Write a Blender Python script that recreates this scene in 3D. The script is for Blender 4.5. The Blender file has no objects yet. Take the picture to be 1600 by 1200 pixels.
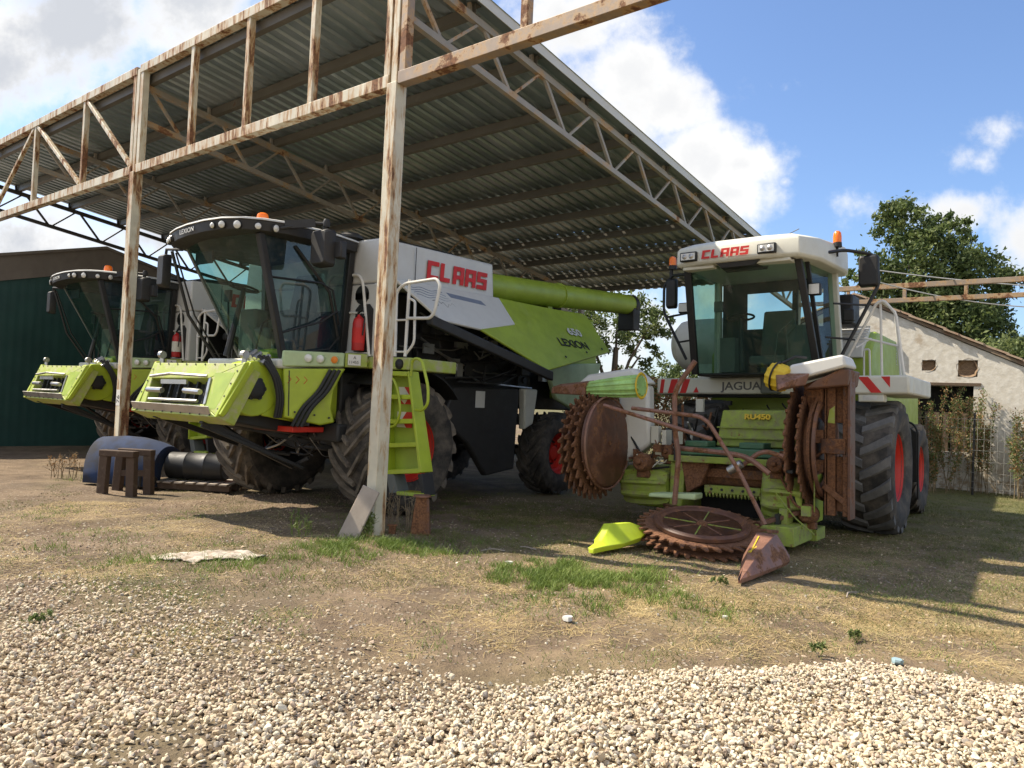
import bpy, bmesh, math, random
import numpy as np
from mathutils import Vector, Matrix, Euler
random.seed(7); RNG = np.random.default_rng(11)
SC = bpy.context.scene
COL = SC.collection
R = math.radians

# ---------------------------------------------------------------- camera
cam_d = bpy.data.cameras.new('camera'); cam = bpy.data.objects.new('camera', cam_d); COL.objects.link(cam)
cam_d.lens = 27.0; cam_d.sensor_width = 36; cam_d.clip_start = .05; cam_d.clip_end = 2000
pit, rol = R(1.4), R(2.6)
fw = Vector((0, math.cos(pit), math.sin(pit))); x0 = Vector((1, 0, 0)); u0 = x0.cross(fw)
cx = x0 * math.cos(rol) + u0 * math.sin(rol); cu = -x0 * math.sin(rol) + u0 * math.cos(rol)
M = Matrix.Identity(4)
for i in range(3):
    M[i][0] = cx[i]; M[i][1] = cu[i]; M[i][2] = -fw[i]; M[i][3] = (0, 0, 1.6)[i]
cam.matrix_world = M
SC.camera = cam
SC.view_settings.view_transform = 'Standard'; SC.view_settings.look = 'None'
SC.view_settings.gamma = 1; SC.view_settings.exposure = 0.92
SC.cycles.max_bounces = 7; SC.cycles.diffuse_bounces = 4; SC.cycles.transparent_max_bounces = 24
SC.cycles.use_denoising = True
SC.cycles.sample_clamp_indirect = 8

# ---------------------------------------------------------------- sun and sky
SUN = Vector((-5.55, 1.95, 7.0)).normalized()
sd = bpy.data.lights.new('sun', 'SUN'); sd.energy = 4.4; sd.angle = R(.5); sd.color = (1, .89, .72)
so = bpy.data.objects.new('sun', sd); COL.objects.link(so); so.location = (0, 0, 30)
so.rotation_euler = (-SUN).to_track_quat('-Z', 'Y').to_euler()
world = bpy.data.worlds.new('World'); SC.world = world; world.use_nodes = True
def build_sky():
    nt = world.node_tree; nt.nodes.clear(); N = nt.nodes.new; Lk = nt.links.new
    out = N('ShaderNodeOutputWorld'); bg = N('ShaderNodeBackground'); bg.inputs[1].default_value = .122
    sky = N('ShaderNodeTexSky'); sky.sky_type = 'NISHITA'; sky.sun_disc = False
    sky.sun_elevation = math.asin(SUN.z); sky.sun_rotation = math.atan2(SUN.x, SUN.y)
    sky.air_density = 1.0; sky.dust_density = 1.2; sky.ozone_density = 1.6; sky.altitude = 100
    tc = N('ShaderNodeTexCoord'); sp = N('ShaderNodeSeparateXYZ'); Lk(tc.outputs['Generated'], sp.inputs[0])
    def mt(op, a, b=None, c=None, clamp=False):
        n = N('ShaderNodeMath'); n.operation = op; n.use_clamp = clamp
        for i, v in enumerate((a, b, c)):
            if v is None: continue
            if isinstance(v, (int, float)): n.inputs[i].default_value = v
            else: Lk(v, n.inputs[i])
        return n.outputs[0]
    ay = mt('MAXIMUM', mt('ABSOLUTE', sp.outputs[1]), .05)
    u = mt('DIVIDE', sp.outputs[0], ay); v = mt('DIVIDE', sp.outputs[2], ay)
    cb = N('ShaderNodeCombineXYZ'); Lk(u, cb.inputs[0]); Lk(v, cb.inputs[1])
    def noise(scale, detail, rough, vec, off=0.0):
        n = N('ShaderNodeTexNoise'); n.noise_dimensions = '4D'; n.inputs['W'].default_value = off
        n.inputs['Scale'].default_value = scale; n.inputs['Detail'].default_value = detail; n.inputs['Roughness'].default_value = rough
        Lk(vec, n.inputs['Vector']); return n.outputs[0]
    n1 = noise(9, 9, .62, cb.outputs[0], 1.3); n2 = noise(28, 5, .6, cb.outputs[0], 4.1); n3 = noise(4, 4, .5, cb.outputs[0], 7.7)
    # cumulus masses: (u, v, radius u, radius v, weight)
    blobs = [(-.60, .47, .23, .125, 1), (-.69, .42, .14, .09, 1), (-.44, .51, .15, .10, .9), (-.75, .60, .3, .18, 1),
             (-.62, .17, .17, .10, .9), (-.45, .20, .14, .06, .8), (-.85, .2, .2, .1, .9),
             (.06, .50, .10, .085, 1), (.13, .44, .105, .08, 1), (.19, .40, .075, .06, 1), (.12, .36, .09, .08, 1),
             (.235, .335, .095, .06, 1), (.275, .285, .085, .045, 1), (.19, .31, .08, .06, 1), (.29, .325, .07, .04, 1),
             (.30, .43, .055, .035, .36), (.342, .43, .025, .02, .33), (.622, .385, .035, .022, .31), (.60, .345, .03, .02, .30), (.425, .282, .06, .028, .36),
             (.345, .305, .015, .015, .5), (.57, .275, .07, .03, .85), (.66, .25, .06, .06, .95), (.18, .10, .14, .08, .85), (.25, .15, .06, .05, .8), (.30, .245, .05, .02, .4),
             (1.3, .5, .4, .15, .9), (-1.6, .5, .5, .2, 1)]
    acc = None
    for (bu, bv, ra, rb, w) in blobs:
        du = mt('MULTIPLY', mt('SUBTRACT', u, bu), 1 / ra); dv = mt('MULTIPLY', mt('SUBTRACT', v, bv), 1 / rb)
        d = mt('SQRT', mt('ADD', mt('MULTIPLY', du, du), mt('MULTIPLY', dv, dv)))
        m = mt('MULTIPLY', mt('SUBTRACT', 1.25, d), w)
        acc = m if acc is None else mt('MAXIMUM', acc, m)
    acc = mt('MAXIMUM', acc, -.6)
    dens = mt('ADD', acc, mt('ADD', mt('MULTIPLY', mt('SUBTRACT', n1, .5), 2.3), mt('MULTIPLY', mt('SUBTRACT', n2, .5), .7)))
    fill_cloud = N('ShaderNodeMapRange'); Lk(sp.outputs[1], fill_cloud.inputs[0]); fill_cloud.inputs[1].default_value = .05; fill_cloud.inputs[2].default_value = -.35; dens = mt('ADD', dens, mt('MULTIPLY', fill_cloud.outputs[0], 1.15))  # extra white cloud behind the camera, added as fill light for shaded fronts
    mr = N('ShaderNodeMapRange'); mr.interpolation_type = 'SMOOTHSTEP'; Lk(dens, mr.inputs[0]); mr.inputs[1].default_value = .10; mr.inputs[2].default_value = .95
    alpha = mr.outputs[0]
    # cloud body: bright rims and tops, grey-lilac hearts
    left = N('ShaderNodeMapRange'); Lk(u, left.inputs[0]); left.inputs[1].default_value = -.1; left.inputs[2].default_value = -.5
    core = N('ShaderNodeMapRange'); core.interpolation_type = 'SMOOTHSTEP'; Lk(mt('ADD', dens, mt('MULTIPLY', mt('SUBTRACT', n3, .5), 2.2)), core.inputs[0]); core.inputs[1].default_value = .45; core.inputs[2].default_value = 1.35
    cf = mt('MULTIPLY', core.outputs[0], mt('SUBTRACT', mt('ADD', .40, mt('MULTIPLY', left.outputs[0], .45)), mt('MULTIPLY', fill_cloud.outputs[0], .3)), clamp=True)
    cm = N('ShaderNodeMix'); cm.data_type = 'RGBA'; Lk(cf, cm.inputs[0]); cm.inputs[6].default_value = (4.9, 4.85, 4.75, 1); cm.inputs[7].default_value = (2.6, 2.75, 3.05, 1)
    tint = N('ShaderNodeMix'); tint.data_type = 'RGBA'; tint.blend_type = 'MULTIPLY'; tint.inputs[0].default_value = 1
    Lk(sky.outputs[0], tint.inputs[6]); tint.inputs[7].default_value = (.72, .80, .93, 1)
    mx = N('ShaderNodeMix'); mx.data_type = 'RGBA'; Lk(alpha, mx.inputs[0]); Lk(tint.outputs[2], mx.inputs[6]); Lk(cm.outputs[2], mx.inputs[7])
    Lk(mx.outputs[2], bg.inputs[0]); Lk(bg.outputs[0], out.inputs[0])
build_sky()

# ---------------------------------------------------------------- materials
MATS = {}
class Nt:
    def __init__(s, name):
        s.m = bpy.data.materials.new(name); s.m.use_nodes = True; s.t = s.m.node_tree
        s.b = s.t.nodes['Principled BSDF']; MATS[name] = s.m
        s.tc = s.N('ShaderNodeTexCoord').outputs['Object']
    def N(s, k): return s.t.nodes.new(k)
    def L(s, a, b): s.t.links.new(a, b)
    def noise(s, sc, det=4, ro=.55, vec=None, w=0, stretch=None):
        n = s.N('ShaderNodeTexNoise'); n.noise_dimensions = '4D'; n.inputs['W'].default_value = w
        n.inputs['Scale'].default_value = sc; n.inputs['Detail'].default_value = det; n.inputs['Roughness'].default_value = ro
        v = vec or s.tc
        if stretch:
            mp = s.N('ShaderNodeMapping'); mp.inputs['Scale'].default_value = stretch; s.L(v, mp.inputs[0]); v = mp.outputs[0]
        s.L(v, n.inputs['Vector']); return n.outputs[0]
    def vor(s, sc, feat='F1', out='Distance', rnd=1):
        n = s.N('ShaderNodeTexVoronoi'); n.feature = feat; n.inputs['Scale'].default_value = sc; n.inputs['Randomness'].default_value = rnd
        s.L(s.tc, n.inputs['Vector']); return n.outputs[out]
    def rng(s, v, a, b, c=0, d=1, smooth=True):
        n = s.N('ShaderNodeMapRange'); n.interpolation_type = 'SMOOTHSTEP' if smooth else 'LINEAR'
        s.L(v, n.inputs[0])
        for i, x in zip((1, 2, 3, 4), (a, b, c, d)): n.inputs[i].default_value = x
        return n.outputs[0]
    def mix(s, f, a, b):
        n = s.N('ShaderNodeMix'); n.data_type = 'RGBA'
        for i, x in ((0, f), (6, a), (7, b)):
            if isinstance(x, (int, float)): n.inputs[i].default_value = x
            elif isinstance(x, tuple): n.inputs[i].default_value = (*x, 1) if len(x) == 3 else x
            else: s.L(x, n.inputs[i])
        return n.outputs[2]
    def math(s, op, a, b=0):
        n = s.N('ShaderNodeMath'); n.operation = op; n.use_clamp = False
        for i, x in enumerate((a, b)):
            if isinstance(x, (int, float)): n.inputs[i].default_value = x
            else: s.L(x, n.inputs[i])
        return n.outputs[0]
    def bump(s, h, st=.3, dist=.01, prev=None):
        n = s.N('ShaderNodeBump'); n.inputs['Strength'].default_value = st; n.inputs['Distance'].default_value = dist
        s.L(h, n.inputs['Height'])
        s.L(n.outputs[0], s.b.inputs['Normal'])
    def col(s, v):
        if isinstance(v, tuple): s.b.inputs['Base Color'].default_value = (*v, 1)
        else: s.L(v, s.b.inputs['Base Color'])
    def rough(s, v):
        if isinstance(v, (int, float)): s.b.inputs['Roughness'].default_value = v
        else: s.L(v, s.b.inputs['Roughness'])
    def metal(s, v): s.b.inputs['Metallic'].default_value = v

def paint(name, c, ro=.35, dust=(.32, .27, .2), dustf=.35, rust=0.0, var=.12, scale=3, metal=0, bump=.08, spec=.5, dthr=(.5, .85)):
    n = Nt(name); a = n.noise(scale, 6, .65, w=hash(name) % 17 if False else len(name) * 1.7)
    c2 = tuple(x * (1 - var) for x in c); c3 = tuple(min(1, x * (1 + var)) for x in c)
    k = n.mix(n.rng(a, .3, .7), c2, c3)
    f = n.noise(scale * 1.6, 8, .7, w=3.1)
    k = n.mix(n.math('MULTIPLY', n.rng(f, *dthr), dustf), k, dust)
    g = n.noise(scale * 14, 3, .6, w=8)
    k = n.mix(n.math('MULTIPLY', n.rng(g, .62, .75), dustf * .4), k, dust)
    if rust > 0:
        r = n.noise(scale * 2.2, 9, .72, w=5.5)
        k = n.mix(n.rng(r, .72 - rust * .5, .78 - rust * .5), k, n.mix(n.rng(g, .3, .7), (.12, .045, .02), (.26, .10, .04)))
    n.col(k); n.rough(n.rng(f, .3, .8, ro, min(1, ro + .3))); n.metal(metal)
    n.b.inputs['Specular IOR Level'].default_value = spec
    if bump: n.bump(n.noise(scale * 25, 3, .6), bump, .004)
    return n.m
LIME = paint('lime_paint', (.36, .45, .028), .32, dustf=.4, var=.1)
LIME_D = paint('lime_paint_dusty', (.33, .40, .06), .5, dust=(.40, .36, .27), dustf=.85, rust=.16, scale=5, dthr=(.42, .7), bump=.25)
LIME_O = paint('lime_paint_worn', (.27, .35, .045), .55, dust=(.22, .19, .12), dustf=.85, rust=.28, scale=6, dthr=(.4, .7), bump=.3)
GREEN_P = paint('leaf_green_paint', (.28, .37, .035), .35, dustf=.3)
PALE = paint('pale_green_paint', (.40, .50, .27), .4, dustf=.5)
WHITE = paint('white_paint', (.66, .65, .60), .35, dustf=.22, var=.03)
CREAM = paint('cream_paint', (.62, .61, .52), .4, dustf=.35, var=.05)
GREYP = paint('pale_grey_paint', (.56, .56, .53), .4, dustf=.2, var=.04)
BLACKP = paint('black_plastic', (.013, .013, .013), .45, dust=(.10, .09, .07), dustf=.3, var=.2)
CHAR = paint('charcoal_metal', (.020, .020, .020), .5, dust=(.10, .085, .065), dustf=.4)
REDP = paint('red_rim_paint', (.55, .025, .012), .4, dust=(.25, .12, .08), dustf=.5)
REDL = paint('red_lettering', (.55, .02, .015), .5, dustf=.1)
GREYL = paint('grey_lettering', (.12, .12, .12), .5, dustf=.1)
BLACKL = paint('black_lettering', (.01, .01, .01), .6, dustf=.1)  # also the black that stands for shade inside feed mouths and the cover hole
ORNG = paint('orange_decal', (.75, .22, .02), .5, dustf=.2)
YELL = paint('yellow_decal', (.72, .50, .03), .5, dustf=.2)
BLUEG = paint('grey_blue_stripe', (.17, .20, .26), .5, dustf=.1)
RUBBER = paint('tyre_rubber', (.030, .029, .028), .75, dust=(.20, .17, .135), dustf=.75, var=.2, scale=2.2, dthr=(.35, .75), bump=.2, spec=.3)
RUBG = paint('dusty_tyre_rubber', (.085, .085, .085), .8, dust=(.24, .23, .21), dustf=.8, var=.25, scale=2.5, dthr=(.3, .8), bump=.3, spec=.3)
RUBT = paint('mud_dried_tread', (.075, .065, .055), .85, dust=(.27, .23, .18), dustf=.85, var=.25, scale=3, dthr=(.3, .7), bump=.3, spec=.2)
CHROME = paint('worn_steel', (.45, .44, .42), .3, dust=(.2, .16, .12), dustf=.4, metal=.9)
RAILW = paint('white_tube_paint', (.66, .65, .6), .35, dustf=.25, rust=.02)
FENDB = paint('blue_plastic', (.006, .022, .07), .85, dust=(.02, .019, .02), dustf=.9, var=.3, scale=1.5, dthr=(.4, .65))
LAMPG = paint('lamp_glass', (.62, .62, .58), .08, dustf=.1, bump=0, spec=.9)
EXTR = paint('extinguisher_red', (.45, .015, .015), .3, dustf=.15)
SEATM = paint('grey_seat_cloth', (.13, .14, .13), .9, dustf=.3)
TRAYG = paint('dark_green_tray', (.06, .15, .08), .5, dustf=.5)

def rusty(name, base, amt, scale=3.0, streak=None):
    n = Nt(name); a = n.noise(scale, 9, .7, stretch=streak, w=2); g = n.noise(scale * 9, 5, .6, w=9)
    rr = n.mix(n.rng(g, .3, .7), (.085, .036, .018), (.25, .115, .05))
    rr = n.mix(n.rng(n.noise(scale * 2.3, 3, .5, w=12), .5, .7), rr, (.20, .095, .05))
    b2 = n.mix(n.rng(n.noise(scale * 1.4, 6, .6, w=4), .35, .7), tuple(x * .82 for x in base), base)
    halo = n.mix(n.rng(a, amt - .10, amt), b2, (.42, .27, .13) if base[0] > .3 else tuple(x * 1.2 for x in base))
    n.col(n.mix(n.rng(a, amt - .02, amt + .03), halo, rr)); n.rough(n.rng(a, amt - .05, amt + .05, .5, .9)); n.bump(g, .25, .003)
    return n.m
POSTM = rusty('cream_paint_flaking_to_rust', (.64, .59, .45), .545, 3.2, (2.2, 2.2, .38))
BEAMM = rusty('grey_paint_flaking_to_rust', (.33, .30, .25), .60, 2.4)
BEAM2 = rusty('bare_rusty_steel', (.34, .26, .19), .55, 3)
PURLM = rusty('purlin_dull_primer', (.13, .12, .095), .68, 2)
RUST = rusty('deep_rust', (.085, .04, .025), .42, 5)
RUSTP = rusty('rusted_smooth_plate', (.115, .052, .030), .55, 4)
RUSTL = rusty('bleached_rust', (.21, .105, .07), .53, 4)
STEELD = rusty('dark_truss_steel', (.05, .048, .045), .72, 3)

def glass(name, c, ro=.03, alpha=.42, dirt=.2):
    n = Nt(name); t = n.t; out = t.nodes['Material Output']
    n.col(n.mix(n.rng(n.noise(5, 8, .72, w=6), .48, .78, 0, .8), c, (.20, .19, .16))); n.rough(ro); n.b.inputs['Specular IOR Level'].default_value = .9
    tr = n.N('ShaderNodeBsdfTransparent'); tr.inputs[0].default_value = (.66, .86, .77, 1)
    mx = n.N('ShaderNodeMixShader'); f = n.noise(2.2, 6, .6)
    n.L(n.rng(f, .3, .8, 1 - alpha, 1 - alpha - dirt + dirt * 2), mx.inputs[0]) if False else n.L(n.rng(f, .4, .8, alpha, alpha + dirt), mx.inputs[0])
    n.L(tr.outputs[0], mx.inputs[1]); n.L(n.b.outputs[0], mx.inputs[2]); n.L(mx.outputs[0], out.inputs[0])
    return n.m
GLASS = glass('tinted_cab_glass', (.03, .055, .045), .02, .25, .16)
GLASSD = glass('dark_side_glass', (.02, .035, .05), .02, .62, .15)
AMBER = glass('amber_beacon_lens', (.85, .18, .01), .15, .75, .1)
def glassamb():
    n = Nt('orange_lens'); n.col((.9, .2, .02)); n.rough(.2); n.b.inputs['Subsurface Weight'].default_value = .2; return n.m
AMBER = glassamb()

def roofmat():
    n = Nt('galvanised_sheet'); a = n.noise(1.4, 6, .6, stretch=(1, .4, 1)); g = n.noise(9, 5, .6, w=3)
    n.col(n.mix(n.rng(a, .35, .7), (.26, .32, .335), (.44, .50, .52))); n.metal(.62)
    n.rough(n.rng(g, .3, .7, .30, .46)); n.bump(g, .06, .004); return n.m
ROOFM = roofmat()

# ---------------------------------------------------------------- mesh helper
def lin(n, a, b): return [a + (b - a) * i / (n - 1) for i in range(n)]
class MB:
    def __init__(s): s.v = []; s.f = []; s.m = []; s.k = 0
    def mat(s, k): s.k = k; return s
    def add(s, vs, fs):
        o = len(s.v); s.v += [tuple(map(float, p)) for p in vs]; s.f += [tuple(o + i for i in f) for f in fs]; s.m += [s.k] * len(fs); return s
    def hexa(s, p): return s.add(p, [(0, 3, 2, 1), (4, 5, 6, 7), (0, 1, 5, 4), (1, 2, 6, 5), (2, 3, 7, 6), (3, 0, 4, 7)])
    def box(s, x0, x1, y0, y1, z0, z1): return s.hexa([(x0, y0, z0), (x1, y0, z0), (x1, y1, z0), (x0, y1, z0), (x0, y0, z1), (x1, y0, z1), (x1, y1, z1), (x0, y1, z1)])
    def beam(s, p, q, w, h, up=(0, 0, 1)):
        p = Vector(p); q = Vector(q); d = (q - p).normalized(); u = Vector(up)
        if abs(d.dot(u)) > .98: u = Vector((0, 1, 0))
        a = d.cross(u).normalized() * w / 2; b = a.cross(d).normalized() * h / 2
        return s.hexa([p - a - b, p + a - b, q + a - b, q - a - b, p - a + b, p + a + b, q + a + b, q - a + b])
    def tube(s, pts, r, n=8, r2=None, closed=False):
        P = [Vector(p) for p in pts]; m = len(P); vs = []; fs = []; nrm = None
        for i, p in enumerate(P):
            if closed: d = (P[(i + 1) % m] - P[i - 1]).normalized()
            else: d = (P[min(i + 1, m - 1)] - P[max(i - 1, 0)]).normalized()
            if nrm is None:
                nrm = d.orthogonal().normalized()
            nrm = (nrm - d * nrm.dot(d)).normalized(); b = d.cross(nrm)
            rr = r if r2 is None else r + (r2 - r) * i / (m - 1)
            vs += [p + (nrm * math.cos(2 * math.pi * j / n) + b * math.sin(2 * math.pi * j / n)) * rr for j in range(n)]
        for i in range(m if closed else m - 1):
            for j in range(n):
                a = i * n + j; c = i * n + (j + 1) % n; e = ((i + 1) % m) * n
                fs.append((a, c, e + (j + 1) % n, e + j))
        if not closed: fs += [tuple(range(n))[::-1], tuple((m - 1) * n + j for j in range(n))]
        return s.add(vs, fs)
    def pipe(s, pts, r, rad=.06, n=8):
        """tube with rounded bends"""
        P = [Vector(p) for p in pts]; out = [P[0]]
        for i in range(1, len(P) - 1):
            a, b, c = P[i - 1], P[i], P[i + 1]; da = (a - b); dc = (c - b); t = min(rad, da.length * .45, dc.length * .45)
            p0 = b + da.normalized() * t; p1 = b + dc.normalized() * t
            for k in range(5):
                u = k / 4; out.append(p0 * (1 - u) ** 2 + b * 2 * u * (1 - u) + p1 * u * u)
        out.append(P[-1]); return s.tube(out, r, n)
    def cyl(s, p, q, r0, r1=None, n=20):
        p = Vector(p); q = Vector(q); r1 = r0 if r1 is None else r1; d = (q - p).normalized(); a = d.orthogonal().normalized(); b = d.cross(a)
        vs = [c + (a * math.cos(2 * math.pi * j / n) + b * math.sin(2 * math.pi * j / n)) * r for c, r in ((p, r0), (q, r1)) for j in range(n)]
        return s.add(vs, [(j, (j + 1) % n, n + (j + 1) % n, n + j) for j in range(n)] + [tuple(range(n))[::-1], tuple(range(n, 2 * n))])
    def lathe(s, prof, c, ax, n=32, closed=False):
        """prof: (radius, offset along axis)"""
        c = Vector(c); d = Vector(ax).normalized(); a = d.orthogonal().normalized(); b = d.cross(a); m = len(prof)
        vs = [c + d * t + (a * math.cos(2 * math.pi * j / n) + b * math.sin(2 * math.pi * j / n)) * r for (r, t) in prof for j in range(n)]
        fs = [(i * n + j, i * n + (j + 1) % n, ((i + 1) % m) * n + (j + 1) % n, ((i + 1) % m) * n + j) for i in range(m if closed else m - 1) for j in range(n)]
        return s.add(vs, fs)
    def prism(s, poly, vec):
        n = len(poly); P = [Vector(p) for p in poly]; w = Vector(vec)
        return s.add(P + [p + w for p in P], [tuple(range(n))[::-1], tuple(range(n, 2 * n))] + [(i, (i + 1) % n, n + (i + 1) % n, n + i) for i in range(n)])
    def loft(s, rings, caps=True, closed=True):
        n = len(rings[0]); vs = [p for r in rings for p in r]; fs = []
        for i in range(len(rings) - 1):
            for j in range(n if closed else n - 1): fs.append((i * n + j, i * n + (j + 1) % n, (i + 1) * n + (j + 1) % n, (i + 1) * n + j))
        if caps: fs += [tuple(range(n))[::-1], tuple((len(rings) - 1) * n + j for j in range(n))]
        return s.add(vs, fs)
    def obj(s, name, mats, parent=None, bevel=0, ang=34, label=None, seg=2, fix=True):
        me = bpy.data.meshes.new(name); me.from_pydata(s.v, [], s.f)
        if not isinstance(mats, (list, tuple)): mats = [mats]
        for m in mats: me.materials.append(m)
        if len(mats) > 1: me.polygons.foreach_set('material_index', s.m)
        if fix:
            bm = bmesh.new(); bm.from_mesh(me); bmesh.ops.recalc_face_normals(bm, faces=bm.faces); bm.to_mesh(me); bm.free()
        me.polygons.foreach_set('use_smooth', [True] * len(me.polygons))
        me.set_sharp_from_angle(angle=R(ang)); me.update()
        o = bpy.data.objects.new(name, me); COL.objects.link(o)
        if parent: o.parent = parent
        if bevel:
            b = o.modifiers.new('bevel', 'BEVEL'); b.width = bevel; b.segments = seg; b.limit_method = 'ANGLE'; b.angle_limit = R(38)
        if label: o['label'] = label
        return o
def thing(name, label, cat, mat=None, group=None):
    o = bpy.data.objects.new(name, None); COL.objects.link(o); o.empty_display_size = .3
    if mat is not None: o.matrix_world = mat
    return tag(o, label, cat, group)
def tag(o, label, cat, group=None):
    o['label'] = label; o['category'] = cat
    if group: o['group'] = group
    return o
def kind(o, k, label=None, cat=None):
    o['kind'] = k
    if label: o['label'] = label
    if cat: o['category'] = cat
    return o
def text(s, size, M4, mat, parent, name='lettering', ext=.002, sx=1.0, align='LEFT', bold=0.0):
    """flat lettering: local x = reading direction, y = up, facing +z of M4"""
    cu_ = bpy.data.curves.new(name, 'FONT'); cu_.body = s; cu_.size = size; cu_.extrude = ext; cu_.align_x = align; cu_.offset = bold
    to = bpy.data.objects.new(name, cu_); COL.objects.link(to)
    dg = bpy.context.evaluated_depsgraph_get(); me = bpy.data.meshes.new_from_object(to.evaluated_get(dg))
    COL.objects.unlink(to); bpy.data.objects.remove(to)
    o = bpy.data.objects.new(name, me); COL.objects.link(o); me.transform(M4 @ Matrix.Diagonal((sx, 1, 1, 1)))
    me.materials.clear(); me.materials.append(mat); me.name = name
    if parent: o.parent = parent
    return o
def basis(o, xd, up):
    x = Vector(xd).normalized(); y = Vector(up); y = (y - x * y.dot(x)).normalized(); z = x.cross(y)
    m = Matrix.Identity(4)
    for i in range(3): m[i][0] = x[i]; m[i][1] = y[i]; m[i][2] = z[i]; m[i][3] = o[i]
    return m
# block letters of the maker's word on the machines, drawn on a 4 x 5 grid
GLY = {'C': [(0, 0, 1.2, 5), (0, 3.8, 3.6, 5), (0, 0, 3.6, 1.2)], 'L': [(0, 0, 1.2, 5), (0, 0, 3.2, 1.2)],
       'A': [(0, 0, 1.2, 5), (2.5, 0, 3.7, 5), (0, 3.8, 3.7, 5), (0, 1.5, 3.7, 2.6)],
       'S': [(0, 0, 3.6, 1.2), (0, 3.8, 3.6, 5), (0, 2.0, 3.6, 3.1), (0, 2.6, 1.2, 4.4), (2.4, .6, 3.6, 2.6)]}
def block_word(w, width, height, M4, mat, parent, name='maker_lettering'):
    b = MB(); x = 0; adv = 4.15; tot = adv * (len(w) - 1) + 3.6; sx = width / tot; sy = height / 5; j = 0
    for ch in w:
        for (a, c, d, e) in GLY[ch]:
            t = .003 + .0004 * (j % 3); j += 1
            sl = .12 * sx * 5
            q = [(x + a, c), (x + d, c), (x + d, e), (x + a, e)]
            b.prism([M4 @ Vector((px * sx + py / 5 * sl, py * sy, 0)) for px, py in q], (M4.to_3x3() @ Vector((0, 0, t))))
        x += adv
    return b.obj(name, mat, parent, bevel=0)
TH = R(39.5)
SD = Vector((math.sin(TH), math.cos(TH), 0)); SE = Vector((math.cos(TH), -math.sin(TH), 0)); SP = Vector((-1.51, 8.93, 0))
def frame(o, yaw, tilt=0, piv=0):
    y = R(yaw); t = R(tilt); d = Vector((math.sin(y), math.cos(y), 0)); e = Vector((math.cos(y), -math.sin(y), 0)); Z = Vector((0, 0, 1))
    ex = e * math.cos(t) + Z * math.sin(t); ez = -e * math.sin(t) + Z * math.cos(t); oo = Vector(o) + e * piv - ex * piv
    m = Matrix.Identity(4)
    for i in range(3): m[i][0] = ex[i]; m[i][1] = d[i]; m[i][2] = ez[i]; m[i][3] = oo[i]
    return m
SHED = frame(SP, 39.5)
# ---------------------------------------------------------------- ground
def vnoise(x, y, s, seed):
    """smooth value noise, vectorised"""
    x = x / s; y = y / s; xi = np.floor(x).astype(int); yi = np.floor(y).astype(int); fx = x - xi; fy = y - yi
    fx = fx * fx * (3 - 2 * fx); fy = fy * fy * (3 - 2 * fy)
    def h(i, j):
        n = (i * 374761393 + j * 668265263 + seed * 144665) & 0x7fffffff; n = ((n ^ (n >> 13)) * 1274126177) & 0x7fffffff
        return (n & 0xffff) / 65535.0
    return (h(xi, yi) * (1 - fx) + h(xi + 1, yi) * fx) * (1 - fy) + (h(xi, yi + 1) * (1 - fx) + h(xi + 1, yi + 1) * fx) * fy
GB = np.array([(-12, 7.2), (-8, 6.6), (-4.1, 6.2), (-3.1, 6.3), (-1.76, 5.5), (-.93, 5.0), (-.3, 4.52), (.22, 4.37), (.69, 4.62), (1.27, 4.82), (1.94, 4.99), (2.52, 4.95), (2.88, 4.86), (3.21, 4.75), (6, 4.3), (12, 4.0)])
def gbound(x): return np.interp(x, GB[:, 0], GB[:, 1])
def gz(x, y):
    x = np.asarray(x, float); y = np.asarray(y, float)
    z = (vnoise(x, y, 2.3, 1) - .5) * .04 + (vnoise(x, y, .6, 2) - .5) * .03 + (vnoise(x, y, .22, 3) - .5) * .016
    for (px, py) in ((-4.9, 8.2), (-2.9, 8.0), (1.2, 6.6), (3.3, 6.9)):
        s_ = (x - px) * .80 - (y - py) * .60; t_ = (x - px) * .60 + (y - py) * .80
        z = z - .022 * np.exp(-(s_ / .19) ** 2) * np.exp(-(t_ / 3.2) ** 4) * (.6 + .8 * vnoise(x, y, .5, 77)) + .010 * np.exp(-((np.abs(s_) - .30) / .08) ** 2) * np.exp(-(t_ / 3.2) ** 4)
    # low heap of crushed stone with a soft edge on the right
    d = gbound(x) - y + (vnoise(x, y, .5, 5) - .5) * .25
    z = z + np.clip(d / .35, 0, 1) * .05 * np.clip((x + .6) / .8, 0, 1)
    z = z * np.clip((60 - y) / 30, 0, 1)
    return z
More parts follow.
